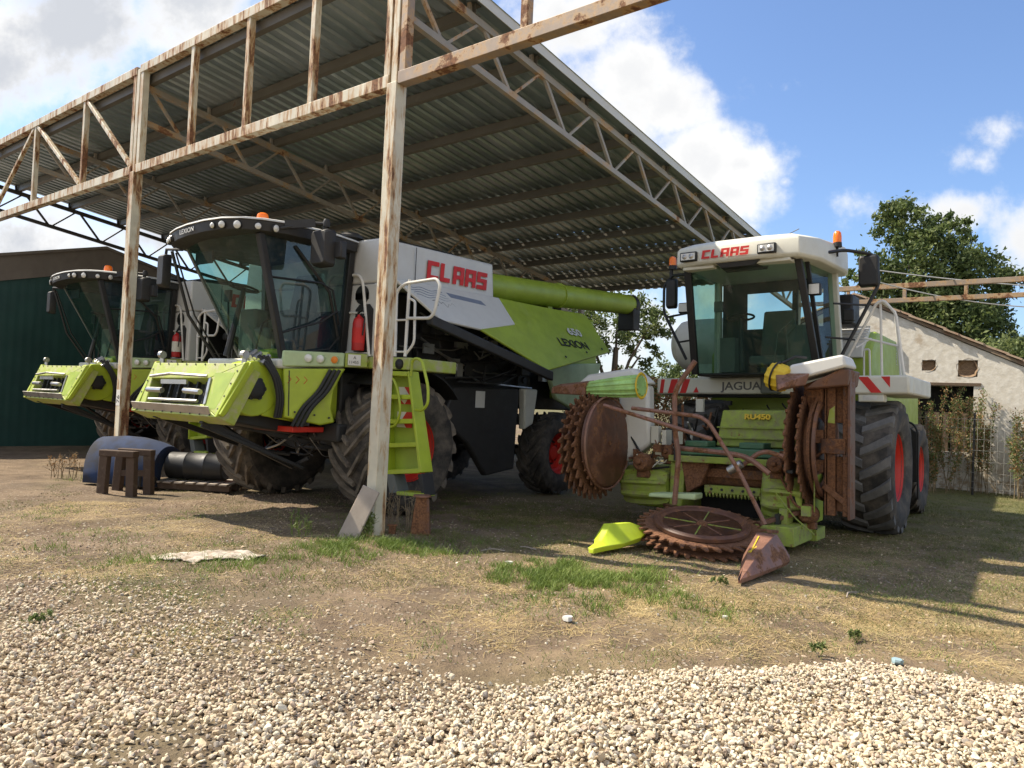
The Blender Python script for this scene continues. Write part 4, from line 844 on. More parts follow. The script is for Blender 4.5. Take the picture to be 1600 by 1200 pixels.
    b = MB(); grid_panel(b, [[lerp(TL, LT, u) for u in lin(4, 0, 1)], [lerp(BLc, LB, u) for u in lin(4, 0, 1)]]); b.obj('side_window', GLASS, cab, fix=False)
    b = MB(); b.beam(TR, BR, .09, .08, (0, 1, 0)); b.obj('front_pillar', BLACKP, cab, bevel=.01)
    b = MB(); b.beam(TL, BLc, .04, .04, (0, 1, 0)); b.obj('front_pillar', SEATM, cab, bevel=.01)
    b = MB(); b.beam(RT, RB, .10, .10, (0, 1, 0)); b.box(-.84, .84, -.66, -.62, 2.06, 3.5) if False else None; b.beam(LT, LB, .10, .10, (0, 1, 0)); b.box(-.78, .80, -.645, -.625, 2.04, 2.75); b.obj('rear_pillars', BLACKP, cab, bevel=.01)
    b = MB(); b.tube([lerp(TR, BR, .34), Vector((.97, -1.15, 3.05)), Vector((.98, -.95, 2.98)), Vector((.95, -.80, 2.55))], .014, 6); b.tube([lerp(TR, BR, .80), Vector((.97, -1.1, 2.55)), Vector((.97, -.85, 2.72))], .014, 6); b.tube([lerp(TR, BR, .97), Vector((.96, -.95, 2.20)), Vector((.95, -.78, 2.38))], .012, 6); b.tube([Vector((.93, -1.55, 3.46)), Vector((.97, -1.0, 2.95)), Vector((.93, -.78, 2.35))], .02, 6); b.obj('window_frame_bars', BLACKP, cab)
    b = MB(); b.tube([(-1.0, -2.10, 3.45), (-.93, -1.85, 2.6), (-.84, -1.45, 2.02)], .022, 6); b.tube([(-.9, -2.1, 3.42), (-.86, -1.8, 2.6), (-.8, -1.42, 2.05)], .012, 6); b.obj('wiper_arm', BLACKP, cab)
    out = [(-1.05, -.62), (-1.08, -1.9), (-.97, -2.15), (-.75, -2.27), (-.45, -2.36), (-.1, -2.42), (.3, -2.44), (.62, -2.40), (.85, -2.28), (1.0, -2.1), (1.10, -1.85), (1.16, -1.2), (1.06, -.62)]
    def ring(z, k, dy=0): return [(x * k, (y + .9) * k - .9 + dy, z + .02 * x) for x, y in out]
    b = MB(); b.loft([ring(3.50, .93), ring(3.525, .985), ring(3.64, 1.0), ring(3.645, .985)]); vis = b.obj('cab_roof', CHAR, T, bevel=.01)
    b = MB(); b.loft([ring(3.648, 1.01), ring(3.668, 1.005), ring(3.69, .95), ring(3.705, .80), ring(3.71, .4)]); b.obj('roof_shell', GREYP, vis)
    b = MB(); b.box(-.85, -.55, -2.0, -1.5, 3.66, 3.73); b.obj('roof_hatch', GREYP, vis, bevel=.03)
    MB().lathe([(.17, 0), (.17, .03), (.12, .07), (.001, .09)], (.9, -.62, 3.74), (0, 0, 1), 20).obj('roof_dome', CHAR, vis)
    for (x, y, r_) in ((.46, -2.42, .034), (.62, -2.40, .042), (.80, -2.31, .048), (.97, -2.14, .038), (1.06, -1.96, .044)):
        i = min(range(len(out) - 1), key=lambda q: abs(out[q][0] - x) + abs(out[q + 1][0] - x)); t = Vector((out[i + 1][0] - out[i][0], out[i + 1][1] - out[i][1], 0)).normalized(); lampface(vis, 'roof_light', (x, y + .005, 3.588), (t.y, -t.x, -.15), r_)
    text('LEXION', .085, basis((-.30, -2.405, 3.545), (1, -.10, .02), (0, 0, 1)), GREYP, vis, 'roof_lettering', .002, 1.3)
    for x in (-.92, -.82, -.70): lampface(vis, 'roof_light', (x, -2.17 - (x + .97) * .4, 3.56), (-.6, -.8, 0), .045)
    beacon(vis, (.50, -1.75, 3.76), .075, .125)
    # cab interior
    seat(cab, .0, -.95, 2.45); steering(cab, (-.12, -1.55, 2.98), (-.18, -1.72, 2.05))
    b = MB(); b.box(-.40, -.02, -1.42, -1.2, 2.05, 2.72); b.box(.30, .55, -1.3, -.8, 2.06, 2.70); b.box(.05, .35, -1.50, -1.40, 2.06, 2.45); b.obj('console', CREAM if False else SEATM, cab, bevel=.04)
    b = MB(); b.tube([(-.55, -1.45, 2.04), (-.55, -1.5, 2.9), (-.50, -1.5, 2.95)], .014, 6); b.tube([(-.62, -1.35, 2.04), (-.60, -1.35, 2.5), (-.4, -1.35, 2.5)], .012, 6); b.box(-.60, -.47, -1.53, -1.49, 2.82, 2.98); b.tube([(.25, -1.6, 2.05), (.26, -1.5, 2.5), (.18, -1.2, 2.7)], .014, 6); b.obj('levers', BLACKP, cab)
    b = MB(); b.box(-.75, -.35, -1.9, -1.88, 3.28, 3.45); b.obj('sun_blind', GREEN_P if False else BLACKP, cab)
    # mirrors
    b = MB(); b.tube([(1.08, -1.9, 3.60), (1.28, -1.62, 3.70), (1.46, -1.5, 3.70)], .022, 8); b.beam((1.10, -1.85, 3.655), (1.36, -1.60, 3.70), .03, .10); b.tube([(1.43, -1.5, 3.72), (1.43, -1.5, 3.4)], .03, 8); b.lathe([(.04, 0), (.05, .05), (.03, .1)], (1.45, -1.5, 3.66), (0, 0, 1), 12); b.obj('mirror_arm', CHAR, T)
    mirror(T, (1.42, -1.5, 3.40), .30, .46, .16, mat=CHAR); mirror(T, (1.62, -1.40, 3.38), .13, .22, .09, mat=CHAR)
    b = MB(); b.tube([(-1.0, -1.95, 3.5), (-1.32, -2.0, 3.52), (-1.36, -2.0, 3.3)], .022, 8); b.obj('mirror_arm', CHAR, T); mirror(T, (-1.34, -2.0, 3.22), .17, .46, .12, mat=CHAR)
    # ---- front structures: platform band with lamps
    b = MB(); b.hexa([(.62, -.62, 1.985), (2.12, -.62, 1.955), (2.12, .30, 1.955), (.62, .30, 1.985), (.62, -.62, 2.135), (2.12, -.62, 2.115), (2.12, .30, 2.115), (.62, .30, 2.135)]); pl = b.obj('platform', LIME_D, T, bevel=.015)
    on = Vector((.905, -.426, 0)); b = MB(); b.prism([(.935, -1.66, 1.925), (1.27, -.94, 1.965), (1.27, -.94, 2.15), (.935, -1.66, 2.13)], on * -.25); b.obj('lamp_panel', PALE, pl, bevel=.02); MB().prism([(1.274, -.932, 1.965), (1.40, -.66, 1.975), (1.40, -.66, 2.155), (1.274, -.932, 2.15)], on * -.25).obj('end_panel', LIME_D, pl, bevel=.012); sv = Vector((.426, .905, 0))
    for x, y in ((1.07, -1.37), (1.13, -1.23), (1.21, -1.06)): lampface(pl, 'work_light', Vector((x, y, 2.05)) + on * .01, (.5, -.86, 0), .052 if x < 1.2 else .047, LAMPG if x < 1.2 else ORNG, PALE)
    lampface(pl, 'work_light', (1.34, -.625, 2.06), (0, -1, 0), .035, REDP, LIME_D); lampface(pl, 'work_light', (1.95, -.625, 2.03), (0, -1, 0), .06, BLACKP, BLACKP)
    pp = Vector((1.285, -.905, 1.995)) + on * .012; o = MB().prism([pp, pp + sv * .17, pp + sv * .17 + Vector((0, 0, .14)), pp + Vector((0, 0, .14))], on * .006).obj('number_plate', WHITE, pl)
    text('&' if False else 'A', .055, basis(pp + sv * .07 + Vector((0, 0, .082)) + on * .008, sv, (0, 0, 1)), BLACKL, o, 'plate_letter', .001); text('11455', .055, basis(pp + sv * .01 + Vector((0, 0, .022)) + on * .008, sv, (0, 0, 1)), BLACKL, o, 'plate_number', .001, .98)
    # cream sill below windscreen
    b = MB(); b.loft([[(-.62, -1.72, 1.90), (.93, -1.72, 1.90), (.93, -.64, 1.90), (-.82, -.64, 1.90), (-.82, -1.2, 1.9)], [(-.62, -1.72, 2.02), (.93, -1.72, 2.02), (.93, -.64, 2.02), (-.82, -.64, 2.02), (-.82, -1.2, 2.02)]]) ; b.obj('cab_sill', CREAM, T, bevel=.03)
    # green front panels with arch
    b = MB(); b.prism([(.94, -1.64, 1.90), (1.28, -.92, 1.945), (1.26, -.96, 1.88), (1.22, -1.05, 1.65), (1.21, -1.07, 1.42), (1.23, -1.02, 1.24), (1.15, -1.19, 1.20), (.95, -1.61, 1.29)], (-.10, .05, 0)); b.box(-.7, .93, -1.0, -.6, 1.27, 1.9); b.obj('front_panel', LIME, T, bevel=.02)
    b = MB(); b.lathe([(1.04, -.36), (1.06, -.36), (1.06, .36), (1.04, .36)], (1.36, 0, .94), (1, 0, 0), 48, closed=True); v = [p for p in b.v]; 
    # keep only the upper front part of the guard ring
    b2 = MB(); N_ = 18
    for a, c in zip(lin(N_, 40, 128)[:-1], lin(N_, 40, 128)[1:]):
        P_ = [(1.36 + sx * .40, -math.cos(R(180 - t)) * r_ if False else math.cos(R(t)) * r_, .94 + math.sin(R(t)) * r_) for t in (a, c) for sx, r_ in ((-1, 1.03), (1, 1.03), (1, 1.05), (-1, 1.05))]; b2.hexa(P_)
    b2.obj('mudguard', BLACKP, T)
    b = MB(); b.box(-.2, 1.25, -.98, -.5, .98, 1.22); b.box(-.9, 1.0, -.75, -.4, 1.22, 1.9); b.obj('axle_cover', CHAR, T, bevel=.03)
    sv = Vector((.426, .905, 0)); s0 = Vector((.952, -1.60, 1.72)) + on * .003
    for k in range(3): MB().prism([s0 + sv * (.10 * k), s0 + sv * (.10 * k + .085), s0 + sv * (.10 * k + .085) + Vector((0, 0, .125)), s0 + sv * (.10 * k) + Vector((0, 0, .125))], on * .002).obj('warning_sticker', ORNG, T)
    for k in range(3): b = MB(); q = s0 + sv * (.10 * k + .02) + on * .003; b.tube([q, q + sv * .04 + Vector((0, 0, .05)), q + Vector((0, 0, .09))], .005, 4); b.obj('sticker_mark', REDL, T)
    b = MB(); b.beam(Vector((.97, -1.575, 1.88)) + on * .004, Vector((.98, -1.56, 1.31)) + on * .004, .012, .003, on); b.obj('panel_joint', CHAR, T)
    # ---- feeder house
    f0 = fz; FH = []
    TLp, TRp, BRp, BLp = (-.91, -2.30, 1.92), (1.08, -2.30, 1.92), (1.00, -2.57, 1.28), (-.95, -2.57, 1.28)
    oTL, oTR, oBR, oBL = (-.80, -2.385, 1.71), (.50, -2.385, 1.73), (.60, -2.505, 1.42), (-.70, -2.505, 1.40)
    U = lambda p: Vector((p[0], p[1] - f0 * .3, p[2] + f0)); nf = Vector((0, .92, -.39)) * .26
    b = MB()
    for q in ((TLp, TRp, oTR, oTL), (TRp, BRp, oBR, oTR), (BRp, BLp, oBL, oBR), (BLp, TLp, oTL, oBL)): b.prism([U(p) for p in q], nf)
    fh = b.obj('feeder_frame', LIME_D, T, bevel=.010)
    b = MB(); b.tube([U((oTL[0], -2.41, 1.735)), U((-.3, -2.42, 1.775)), U((.1, -2.42, 1.765)), U((.5, -2.41, 1.755))], .018, 6); b.beam(U(lerp(BLp, BRp, .03)) + Vector((0, -.008, .07)), U(lerp(BLp, BRp, .93)) + Vector((0, -.008, .07)), .012, .10, (0, -.39, .92)); b.beam(U(lerp(oTR, oBR, -.02)) + Vector((.05, -.012, 0)), U(oBR) + Vector((.05, -.012, .0)), .05, .012, (0, 1, 0)); b.obj('worn_edge', CHROME, fh)
    sd = [U((1.08, -2.29, 1.93)), U((1.11, -2.19, 1.95)), U((1.10, -2.17, 1.86)), U((1.02, -2.46, 1.31)), U((1.0, -2.58, 1.28))]
    b = MB(); b.prism(sd, (-.05, 0, 0)); b.beam(U((1.09, -2.21, 1.93)), U((1.01, -2.53, 1.30)), .07, .06, (0, 1, 0)); b.obj('frame_flange', LIME, fh, bevel=.008); b = MB(); b.prism([Vector((-p.x + .14, p.y, p.z)) for p in sd], (.05, 0, 0)); b.obj('frame_flange', LIME, fh, bevel=.008)
    for x in (-.92, .93):
        b = MB(); b.cyl(U((x, -2.20, 1.90)), U((x, -2.20, 2.01)), .035, .025, 8); b.lathe([(.05, -.02), (.05, .02)], U((x, -2.20, 2.03)), (1, .3, 0), 12); b.cyl(U((x - .03, -2.2, 2.03)), U((x + .03, -2.2, 2.03)), .05, n=10); b.obj('frame_hook', CHROME, fh)
    b = MB(); b.hexa([U(p) for p in ((-.76, -2.20, 1.22), (.70, -2.20, 1.22), (.70, -1.0, 1.02), (-.70, -1.0, 1.02), (-.76, -2.02, 1.80), (.70, -2.02, 1.80), (.70, -1.0, 1.80), (-.70, -1.0, 1.80))]); b.obj('feeder_house', CHAR, fh, bevel=.02)
    b = MB(); b.prism([U(p) for p in ((-.86, -2.20, 1.78), (.80, -2.20, 1.78), (.80, -2.30, 1.30), (-.86, -2.30, 1.30))], (0, .02, .01)); b.obj('mouth_shade_plate', BLACKL, fh)  # black plate paints the dark inside of the feeder opening
    for k in range(7): x = -.66 + k * .2; MB().beam(U((x, -2.34, 1.42)), U((x, -2.28, 1.68)), .03, .05, (0, 1, 0)).obj('feeder_slat', CHAR, fh)
    b = MB(); b.tube([U((-.70, -2.49, 1.56)), U((-.35, -2.49, 1.56))], .035, 8); b.tube([U((.16, -2.49, 1.57)), U((.5, -2.49, 1.56))], .035, 8); b.beam(U((-.36, -2.50, 1.67)), U((.22, -2.50, 1.675)), .02, .055); b.tube([U((-.6, -2.52, 1.44)), U((.5, -2.52, 1.45))], .02, 6); b.obj('feeder_shaft', CHROME, fh)
    for (q0, q1, n_) in ((TLp, TRp, 9), (BLp, BRp, 9), (TRp, BRp, 4), (TLp, BLp, 4)):
        for k in range(n_):
            p_ = U(lerp(lerp(q0, q1, (k + .5) / n_), (0.05, -2.43, 1.6), .055)); MB().lathe([(.001, .0), (.011, .0), (.011, .005), (.001, .007)], p_ - nf * .02, -nf, 6).obj('frame_bolt', CHAR, fh)
    MB().prism([U(p) for p in ((.58, -2.352, 1.80), (.98, -2.347, 1.81), (.90, -2.531, 1.37), (.67, -2.531, 1.37))], (0, -.003, -.001)).obj('frame_shade_plate', GREEN_P, fh)  # added thin plate; its darker green paints the margin like a shaded recess
    # round drive housing beside it with hub
    b = MB(); b.loft([[U((.80 + dx, -1.99 + .36 * math.cos(t), 1.63 + .34 * math.sin(t))) for t in lin(29, 0, 2 * math.pi)[:-1]] for dx in (-.2, .06)]); b.prism([U((.80, -1.9, 1.96)), U((.80, -1.4, 1.93)), U((.80, -1.2, 1.2)), U((.80, -1.85, 1.30))], (.055, 0, 0)); dh = b.obj('drive_housing', LIME, fh, bevel=.015)
    b = MB(); b.lathe([(.125, 0), (.125, .05), (.10, .07), (.05, .075), (.001, .075)], U((.86, -1.99, 1.63)), (1, 0, 0), 20)
    for k in range(6): t = k * 1.05; b.cyl(U((.86, -1.99 + .12 * math.cos(t), 1.63 + .12 * math.sin(t))), U((.90, -1.99 + .12 * math.cos(t), 1.63 + .12 * math.sin(t))), .03, n=8)
    b.beam(U((.87, -2.05, 1.70)), U((.87, -2.2, 1.84)), .015, .02); b.obj('drive_hub', CHAR, T)
    b = MB(); b.hexa([(.0, -1.75, 1.93), (.66, -1.75, 1.93), (.70, -1.15, 1.93), (.1, -1.15, 1.93), (.25, -1.6, 2.14), (.62, -1.6, 2.16), (.66, -1.2, 2.16), (.3, -1.2, 2.14)]); b.obj('coupler_bracket', LIME, T, bevel=.03)
    b = MB(); rg = np.random.default_rng(3)
    for k in range(9): b.cyl((.50 + .045 * k, -1.80 - .03 * (k % 2), 2.07 + .03 * (k % 3) - .01 * k), (.52 + .045 * k, -1.93, 2.02 + .03 * (k % 2) - .01 * k), .030, n=8)
    b.obj('hydraulic_coupler', CHROME, T)
    for k in range(3):
        b = MB(); x = .035 * k; b.pipe([(.82 + x, -1.93 + x, 2.04), (.94, -1.86 + x, 1.90), (.965, -1.78 + x, 1.76), (.965, -1.71 + x, 1.52), (.93, -1.72 + x, 1.28)], .024, .12, 8); b.obj('hydraulic_hose', BLACKP, T)
        b = MB(); x = .03 * k; b.pipe([Vector(p) + on * (.03 + .01 * k) + Vector((x, x * 1.5, 0)) for p in ((1.19, -1.11, 1.92), (1.13, -1.24, 1.63), (1.05, -1.42, 1.42), (1.0, -1.52, 1.18))], .024, .10, 8); b.obj('hydraulic_hose', BLACKP, T)
    b = MB(); b.box(.0, 1.0, -1.5, -1.0, 1.10, 1.17); b.obj('red_crossbar', REDP, T, bevel=.01)
    b = MB(); b.beam((.42, -2.40, 1.22), (.50, -1.08, .62), .08, .08); b.beam((.42, -2.40, 1.16), (.62, -1.0, .60), .04, .05); b.beam((-.1, -1.9, 1.22), (.85, -.4, .80), .05, .07); b.beam((.50, -1.08, .62), (.72, -1.0, .74), .05, .05); b.obj('lower_link', CHAR, T, bevel=.008)
    b = MB(); b.beam((-.62, -2.42, 1.24), (-.6, -1.2, .85), .07, .07); b.tube([(-.2, -1.9, 1.25), (-.15, -1.2, .8), (.2, -.9, .75)], .03, 6); b.obj('lower_link', CHAR, T)
    clutter('underside_lines', T, (-.5, 1.0, -1.3, -.5, .75, 1.2), 20, 9, [BLACKP, CHAR, CHROME], (.006, .016), .8)
    for (x, y, z) in ((1.02, -1.5, 1.36), (1.12, -1.27, 1.33), (1.20, -1.10, 1.30)): MB().lathe([(.001, 0), (.014, 0), (.014, .006), (.001, .008)], Vector((x, y, z)) + on * .012, on, 8).obj('bolt', CHAR, T)
    # ---- railings
    b = MB(); b.pipe([(.70, -.62, 2.14), (.46, -.62, 3.16), (.56, -.62, 3.26), (1.11, -.62, 3.23), (1.19, -.62, 3.12), (1.38, -.62, 2.13)], .021, .09, 8); b.tube([(.56, -.62, 2.74), (1.27, -.62, 2.71)], .014, 6); b.tube([(.70, -.625, 2.19), (1.37, -.625, 2.17)], .012, 6); b.obj('railing', RAILW, T)
    b = MB(); b.pipe([(1.84, -.60, 2.13), (1.81, -.60, 2.98), (1.95, -.60, 3.07), (2.50, -.60, 3.10), (2.57, -.60, 3.02), (2.49, -.60, 2.68), (2.42, -.6, 2.61), (2.02, -.6, 2.62)], .021, .09, 8); b.tube([(2.01, -.59, 2.13), (2.03, -.59, 3.12)], .021, 8); b.pipe([(2.01, -.58, 2.16), (2.15, -.58, 2.30), (2.13, -.58, 2.84), (2.05, -.58, 2.87)], .017, .07, 7); b.tube([(1.83, -.60, 2.60), (2.02, -.60, 2.60)], .013, 6); b.tube([(1.84, -.60, 2.19), (2.02, -.60, 2.19)], .013, 6); b.obj('railing', RAILW, T)
    # ---- ladder
    lt = MB(); a0, a1 = (1.72, -.56, 1.95), (1.86, -.56, .62); c0, c1 = (2.16, -.56, 1.94), (2.47, -.56, .69)
    for p, q in ((a0, a1), (c0, c1)):
        p = Vector(p); q = Vector(q); lt.hexa([p + Vector((-.035, -.10, 0)), p + Vector((.0, -.10, 0)), p + Vector((.0, .08, 0)), p + Vector((-.035, .08, 0)), q + Vector((-.045, -.12, 0)), q + Vector((0.0, -.12, 0)), q + Vector((0.0, .10, 0)), q + Vector((-.045, .10, 0))])
    lad = lt.obj('ladder', LIME, T, bevel=.008)
    for k, t in enumerate((.03, .26, .50, .73, .985)):
        l = Vector(lerp(a0, a1, t)); r_ = Vector(lerp(c0, c1, t)); b = MB(); b.hexa([l + Vector((.0, -.11, -.03)), r_ + Vector((-.035, -.11, -.03)), r_ + Vector((-.035, .10, -.03)), l + Vector((.0, .10, -.03)), l + Vector((.0, -.11, .03)), r_ + Vector((-.035, -.11, .03)), r_ + Vector((-.035, .10, .03)), l + Vector((.0, .10, .03))]); b.obj('ladder_step', LIME, lad, bevel=.008)
    b = MB(); l, r_ = Vector(a0), Vector(c0); l2, r2 = Vector(a1), Vector(c1); b.hexa([l + Vector((0, .05, 0)), r_ + Vector((-.035, .05, 0)), r2 + Vector((-.045, .05, .02)), l2 + Vector((0, .05, .02)), l + Vector((0, .065, 0)), r_ + Vector((-.035, .065, 0)), r2 + Vector((-.045, .065, .02)), l2 + Vector((0, .065, .02))]); b.obj('ladder_back', GREEN_P, lad)
    b = MB(); b.prism([(1.85, -.67, .62), (1.99, -.67, .62), (2.08, -.66, .40), (1.92, -.66, .38)], (0, .20, 0)); b.obj('rubber_flap', SEATM, lad, bevel=.006); b = MB(); b.prism([(2.40, -.67, .66), (2.47, -.67, .68), (2.53, -.66, .41), (2.48, -.66, .40)], (0, .20, 0)); b.obj('rubber_flap', CHAR, lad, bevel=.006)
    b = MB(); b.hexa([(2.08, -.70, .375), (2.52, -.70, .395), (2.52, -.46, .395), (2.08, -.46, .375), (2.08, -.70, .42), (2.52, -.70, .44), (2.52, -.46, .44), (2.08, -.46, .42)]); b.obj('bottom_step', GREEN_P, lad, bevel=.008)
    b = MB(); b.pipe([(2.20, -.66, 1.88), (2.23, -.68, 2.10), (2.39, -.68, 2.09), (2.52, -.68, 1.75), (2.53, -.68, 1.54), (2.44, -.68, 1.45), (2.32, -.67, 1.46)], .019, .09, 8); b.obj('handrail', LIME, lad)
    b = MB(); b.pipe([(1.76, -.67, 1.84), (1.92, -.69, 1.85), (2.03, -.70, 1.68), (2.09, -.70, 1.43), (2.0, -.68, 1.24), (1.83, -.68, 1.21)], .017, .08, 8); b.obj('handrail', LIME, lad)
    for q, (z0, z1) in enumerate(((1.52, 1.74), (1.22, 1.42))):
        o = MB().box(1.86, 2.12, -.522, -.516, z0, z1).obj('reflector_board', REDP, lad); MB().prism([(x + .06, -.5245, z) for x, z in ((1.80, z0), (1.96, z0), (1.88, (z0 + z1) / 2), (1.96, z1), (1.80, z1))] if q else [(x + .06, -.5245, z) for x, z in ((1.80, z1), (1.90, z1), (2.0, (z0 + z1) / 2), (1.92, z0), (1.84, z0 + .06))], (0, .002, 0)).obj('reflector_stripe', CREAM, o)
    return T
L1M = frame((-2.65, 11.5, 0), 36.5); L2M = frame((-7.17, 16.4, 0), 38)
def copy_tree(o, parent=None):
    c = o.copy(); COL.objects.link(c); c.parent = parent
    for ch in list(o.children): copy_tree(ch, c)
    return c
C1 = combine(L1M, 'near lime green and white combine harvester with side door swung up and swing-out ladder')
C2 = copy_tree(C1); C2.matrix_world = L2M; C2['label'] = 'farther lime green combine harvester by the dark green barn wall, partly hidden by a post'
def extinguisher(M_, label):
    T = thing('fire_extinguisher', label, 'fire extinguisher', M_ @ Matrix.Translation((1.24, -.70, 2.20)), 'fire extinguishers hung on the combine fronts')
    b = MB(); b.lathe([(.001, 0), (.08, 0), (.085, .02), (.085, .36), (.07, .42), (.03, .455), (.022, .48)], (0, 0, 0), (0, 0, 1), 20); b.obj('cylinder', EXTR, T)
    b = MB(); b.beam((-.03, 0, .50), (.05, 0, .54), .025, .015); b.beam((-.03, 0, .49), (.05, 0, .47), .025, .012); b.pipe([(.03, 0, .49), (.11, 0, .45), (.10, -.02, .2)], .010, .04, 6); b.obj('valve', BLACKP, T)
    b = MB(); b.lathe([(.0865, .10), (.0865, .30)], (0, 0, 0), (0, 0, 1), 20); me = b.obj('paper_label', CREAM if M_ is L2M else REDL, T, fix=False)
extinguisher(L1M, 'red fire extinguisher on the near combine, behind the white railing'); extinguisher(L2M, 'red fire extinguisher with pale label on the farther combine')
# ---------------------------------------------------------------- forage harvester
JM = frame((4.22, 11.67, 0), 36, 1.75, 1.6); JI = JM.inverted()
def toothed(b, c, ax, r, th, nt, dpt, hook=.5, n0=.0, inner=None):
    """toothed saw-like feeding disc, teeth leaning one way"""
    c = Vector(c); d = Vector(ax).normalized(); a = d.orthogonal().normalized(); q = d.cross(a); pts = []
    for i in range(nt):
        t0 = 2 * math.pi * i / nt + n0; st = 2 * math.pi / nt
        for t, rr in ((t0, r - dpt), (t0 + st * .30, r - dpt * 1.0), (t0 + st * (.55 + hook * .3), r), (t0 + st * (.75 + hook * .3), r - dpt * .15), (t0 + st * .86, r - dpt * .9)): pts.append((math.cos(t) * rr, math.sin(t) * rr))
    n = len(pts); vs = []
    ri = inner or r * .45
    for s in (-.5, .5):
        for x, y in pts: vs.append(c + d * th * s + a * x + q * y)
    for s in (-.5, .5):
        for x, y in pts: k = ri / math.hypot(x, y); vs.append(c + d * th * s + a * x * k + q * y * k)
    fs = []
    for i in range(n):
        j = (i + 1) % n; fs += [(i, j, n + j, n + i), (2 * n + i, 2 * n + j, j, i), (n + i, n + j, 3 * n + j, 3 * n + i), (3 * n + i, 3 * n + j, 2 * n + j, 2 * n + i)]
    b.add(vs, fs); return b
def ribbed_drum(name, p, q, r, mat, parent, n=12, rib=.03):
    p = Vector(p); q = Vector(q); d = (q - p).normalized(); a = d.orthogonal().normalized(); e = d.cross(a); L_ = (q - p).length; b = MB(); N_ = n * 6; rings = []
    for t, k in ((0, .80), (.06, .93), (.3, 1.0), (.7, 1.0), (.94, .93), (1, .80)):
        ring = []
        for i in range(N_):
            an = 2 * math.pi * i / N_; ph = i % 6; rr = (r + (rib if ph in (0, 1) else 0)) * k; ring.append(p + d * L_ * t + (a * math.cos(an) + e * math.sin(an)) * rr)
        rings.append(ring)
    b.loft(rings); return b.obj(name, mat, parent, ang=50)
def plate_poly(name, pts, vec, mat, parent, bevel=.008): return MB().prism(pts, vec).obj(name, mat, parent, bevel=bevel)
SNOUT = paint('ribbed_green_plastic', (.34, .56, .18), .22, dustf=.35, var=.25, scale=6)
def forager():
    T = thing('forage_harvester', 'white and lime forage harvester with its folding row header half dismantled and rusty toothed discs', 'forage harvester', JM)
    for sx in (1, -1):
        wheel(T, sx * 1.255, 0, .94, .74, .46, sx, tyremat=RUBBER, treadmat=RUBG, lug=18, lh=.036, rot=.1, sw=.45, lw=1.9)
        wheel(T, sx * 1.20, 3.06, .78, .52, .38, sx, lug=18, lh=.04, rot=.2)
    plate_poly('mud_flap', [(.98, 2.0, .62), (1.50, 2.0, .62), (1.50, 2.0, 1.42), (1.40, 2.0, 1.50), (.98, 2.0, 1.50)], (0, .02, 0), CHAR, T)
    MB().pipe([(1.53, 1.9, .35), (1.53, 1.9, 1.45), (1.45, 1.9, 1.58), (1.2, 1.9, 1.60)], .018, .08, 6).obj('flap_bracket', BLACKP, T)
    b = MB(); b.cyl((-.9, 0, .94), (.9, 0, .94), .2, n=12); b.box(-.75, .75, -.5, 4.2, 1.1, 1.6); b.cyl((-1.0, 3.06, .78), (1.0, 3.06, .78), .09, n=10); b.box(-.85, .85, -.6, .3, .55, 1.7); b.obj('chassis', CHAR, T, bevel=.03)
    # cross beam
    b = MB(); b.box(-1.78, 1.81, -.75, -.38, 1.945, 2.195); b.box(1.30, 1.81, -.375, 1.2, 1.945, 2.195); b.box(-1.78, -1.3, -.375, 1.0, 1.945, 2.195); bm_ = b.obj('front_beam', CREAM, T, bevel=.03)
    MB().box(-1.15, 1.0, -.66, -.40, 1.90, 1.943).obj('beam_skirt', CHAR, bm_, bevel=.02)
    def stripe(x0, x1, lean, z0=1.962, z1=2.178, top=None):
        MB().prism([(x0 + lean, -.7535, z0), (x1 + lean, -.7535, z0), (x1, -.7535, z1), (x0, -.7535, z1)], (0, .003, 0)).obj('warning_stripe', REDL, bm_)
    for x0, x1, l in ((-1.70, -1.64, -.03), (-1.53, -1.42, -.06), (-1.32, -1.22, -.07)): stripe(x0, x1, l)
    MB().prism([(-1.17, -.7535, 1.97), (-1.08, -.7535, 1.97), (-1.12, -.7535, 2.06)], (0, .003, 0)).obj('warning_stripe', REDL, bm_)
    for x0, x1, l in ((.93, .99, .12), (1.18, 1.31, .17)): stripe(x0, x1, l)
    MB().prism([(1.47, -.7535, 2.178), (1.58, -.7535, 2.178), (1.58, -.7535, 2.03)], (0, .003, 0)).obj('warning_stripe', REDL, bm_)
    text('JAGUAR', .165, basis((-.72, -.7535, 2.01), (1, 0, 0), (0, 0, 1)), GREYL, bm_, 'model_lettering', .001, 1.18, bold=.003)
    b = MB(); b.box(1.18, 1.50, -.72, -.5, 1.84, 1.943); o = b.obj('lamp_box', CREAM, bm_, bevel=.015); MB().box(1.24, 1.42, -.726, -.7205, 1.87, 1.925).obj('lens', LAMPG, o)
    # cab
    TL, TR, BLc, BR = (-.84, -1.78, 3.70), (.66, -1.74, 3.70), (-.93, -1.25, 2.22), (.78, -1.22, 2.22)
    RT, RB, LT, LB = (.78, -.50, 3.82), (.84, -.30, 2.18), (-.88, -.5, 3.80), (-.95, -.30, 2.2)
    fl = MB(); fl.box(-.92, .80, -1.22, -.25, 2.195, 2.235); cab = fl.obj('cab_floor', CHAR, T, bevel=.02)
    b = MB(); grid_panel(b, [[Vector(lerp(TL, BLc, v)).lerp(Vector(lerp(TR, BR, v)), u) + Vector((0, -.10 * 4 * u * (1 - u), 0)) for u in lin(9, 0, 1)] for v in lin(5, 0, 1)]); b.obj('windscreen', GLASS, cab, fix=False)
    b = MB(); grid_panel(b, [[lerp(TR, RT, u) for u in lin(3, 0, 1)], [lerp(BR, RB, u) for u in lin(3, 0, 1)]]); b.obj('side_window', GLASS, cab, fix=False)
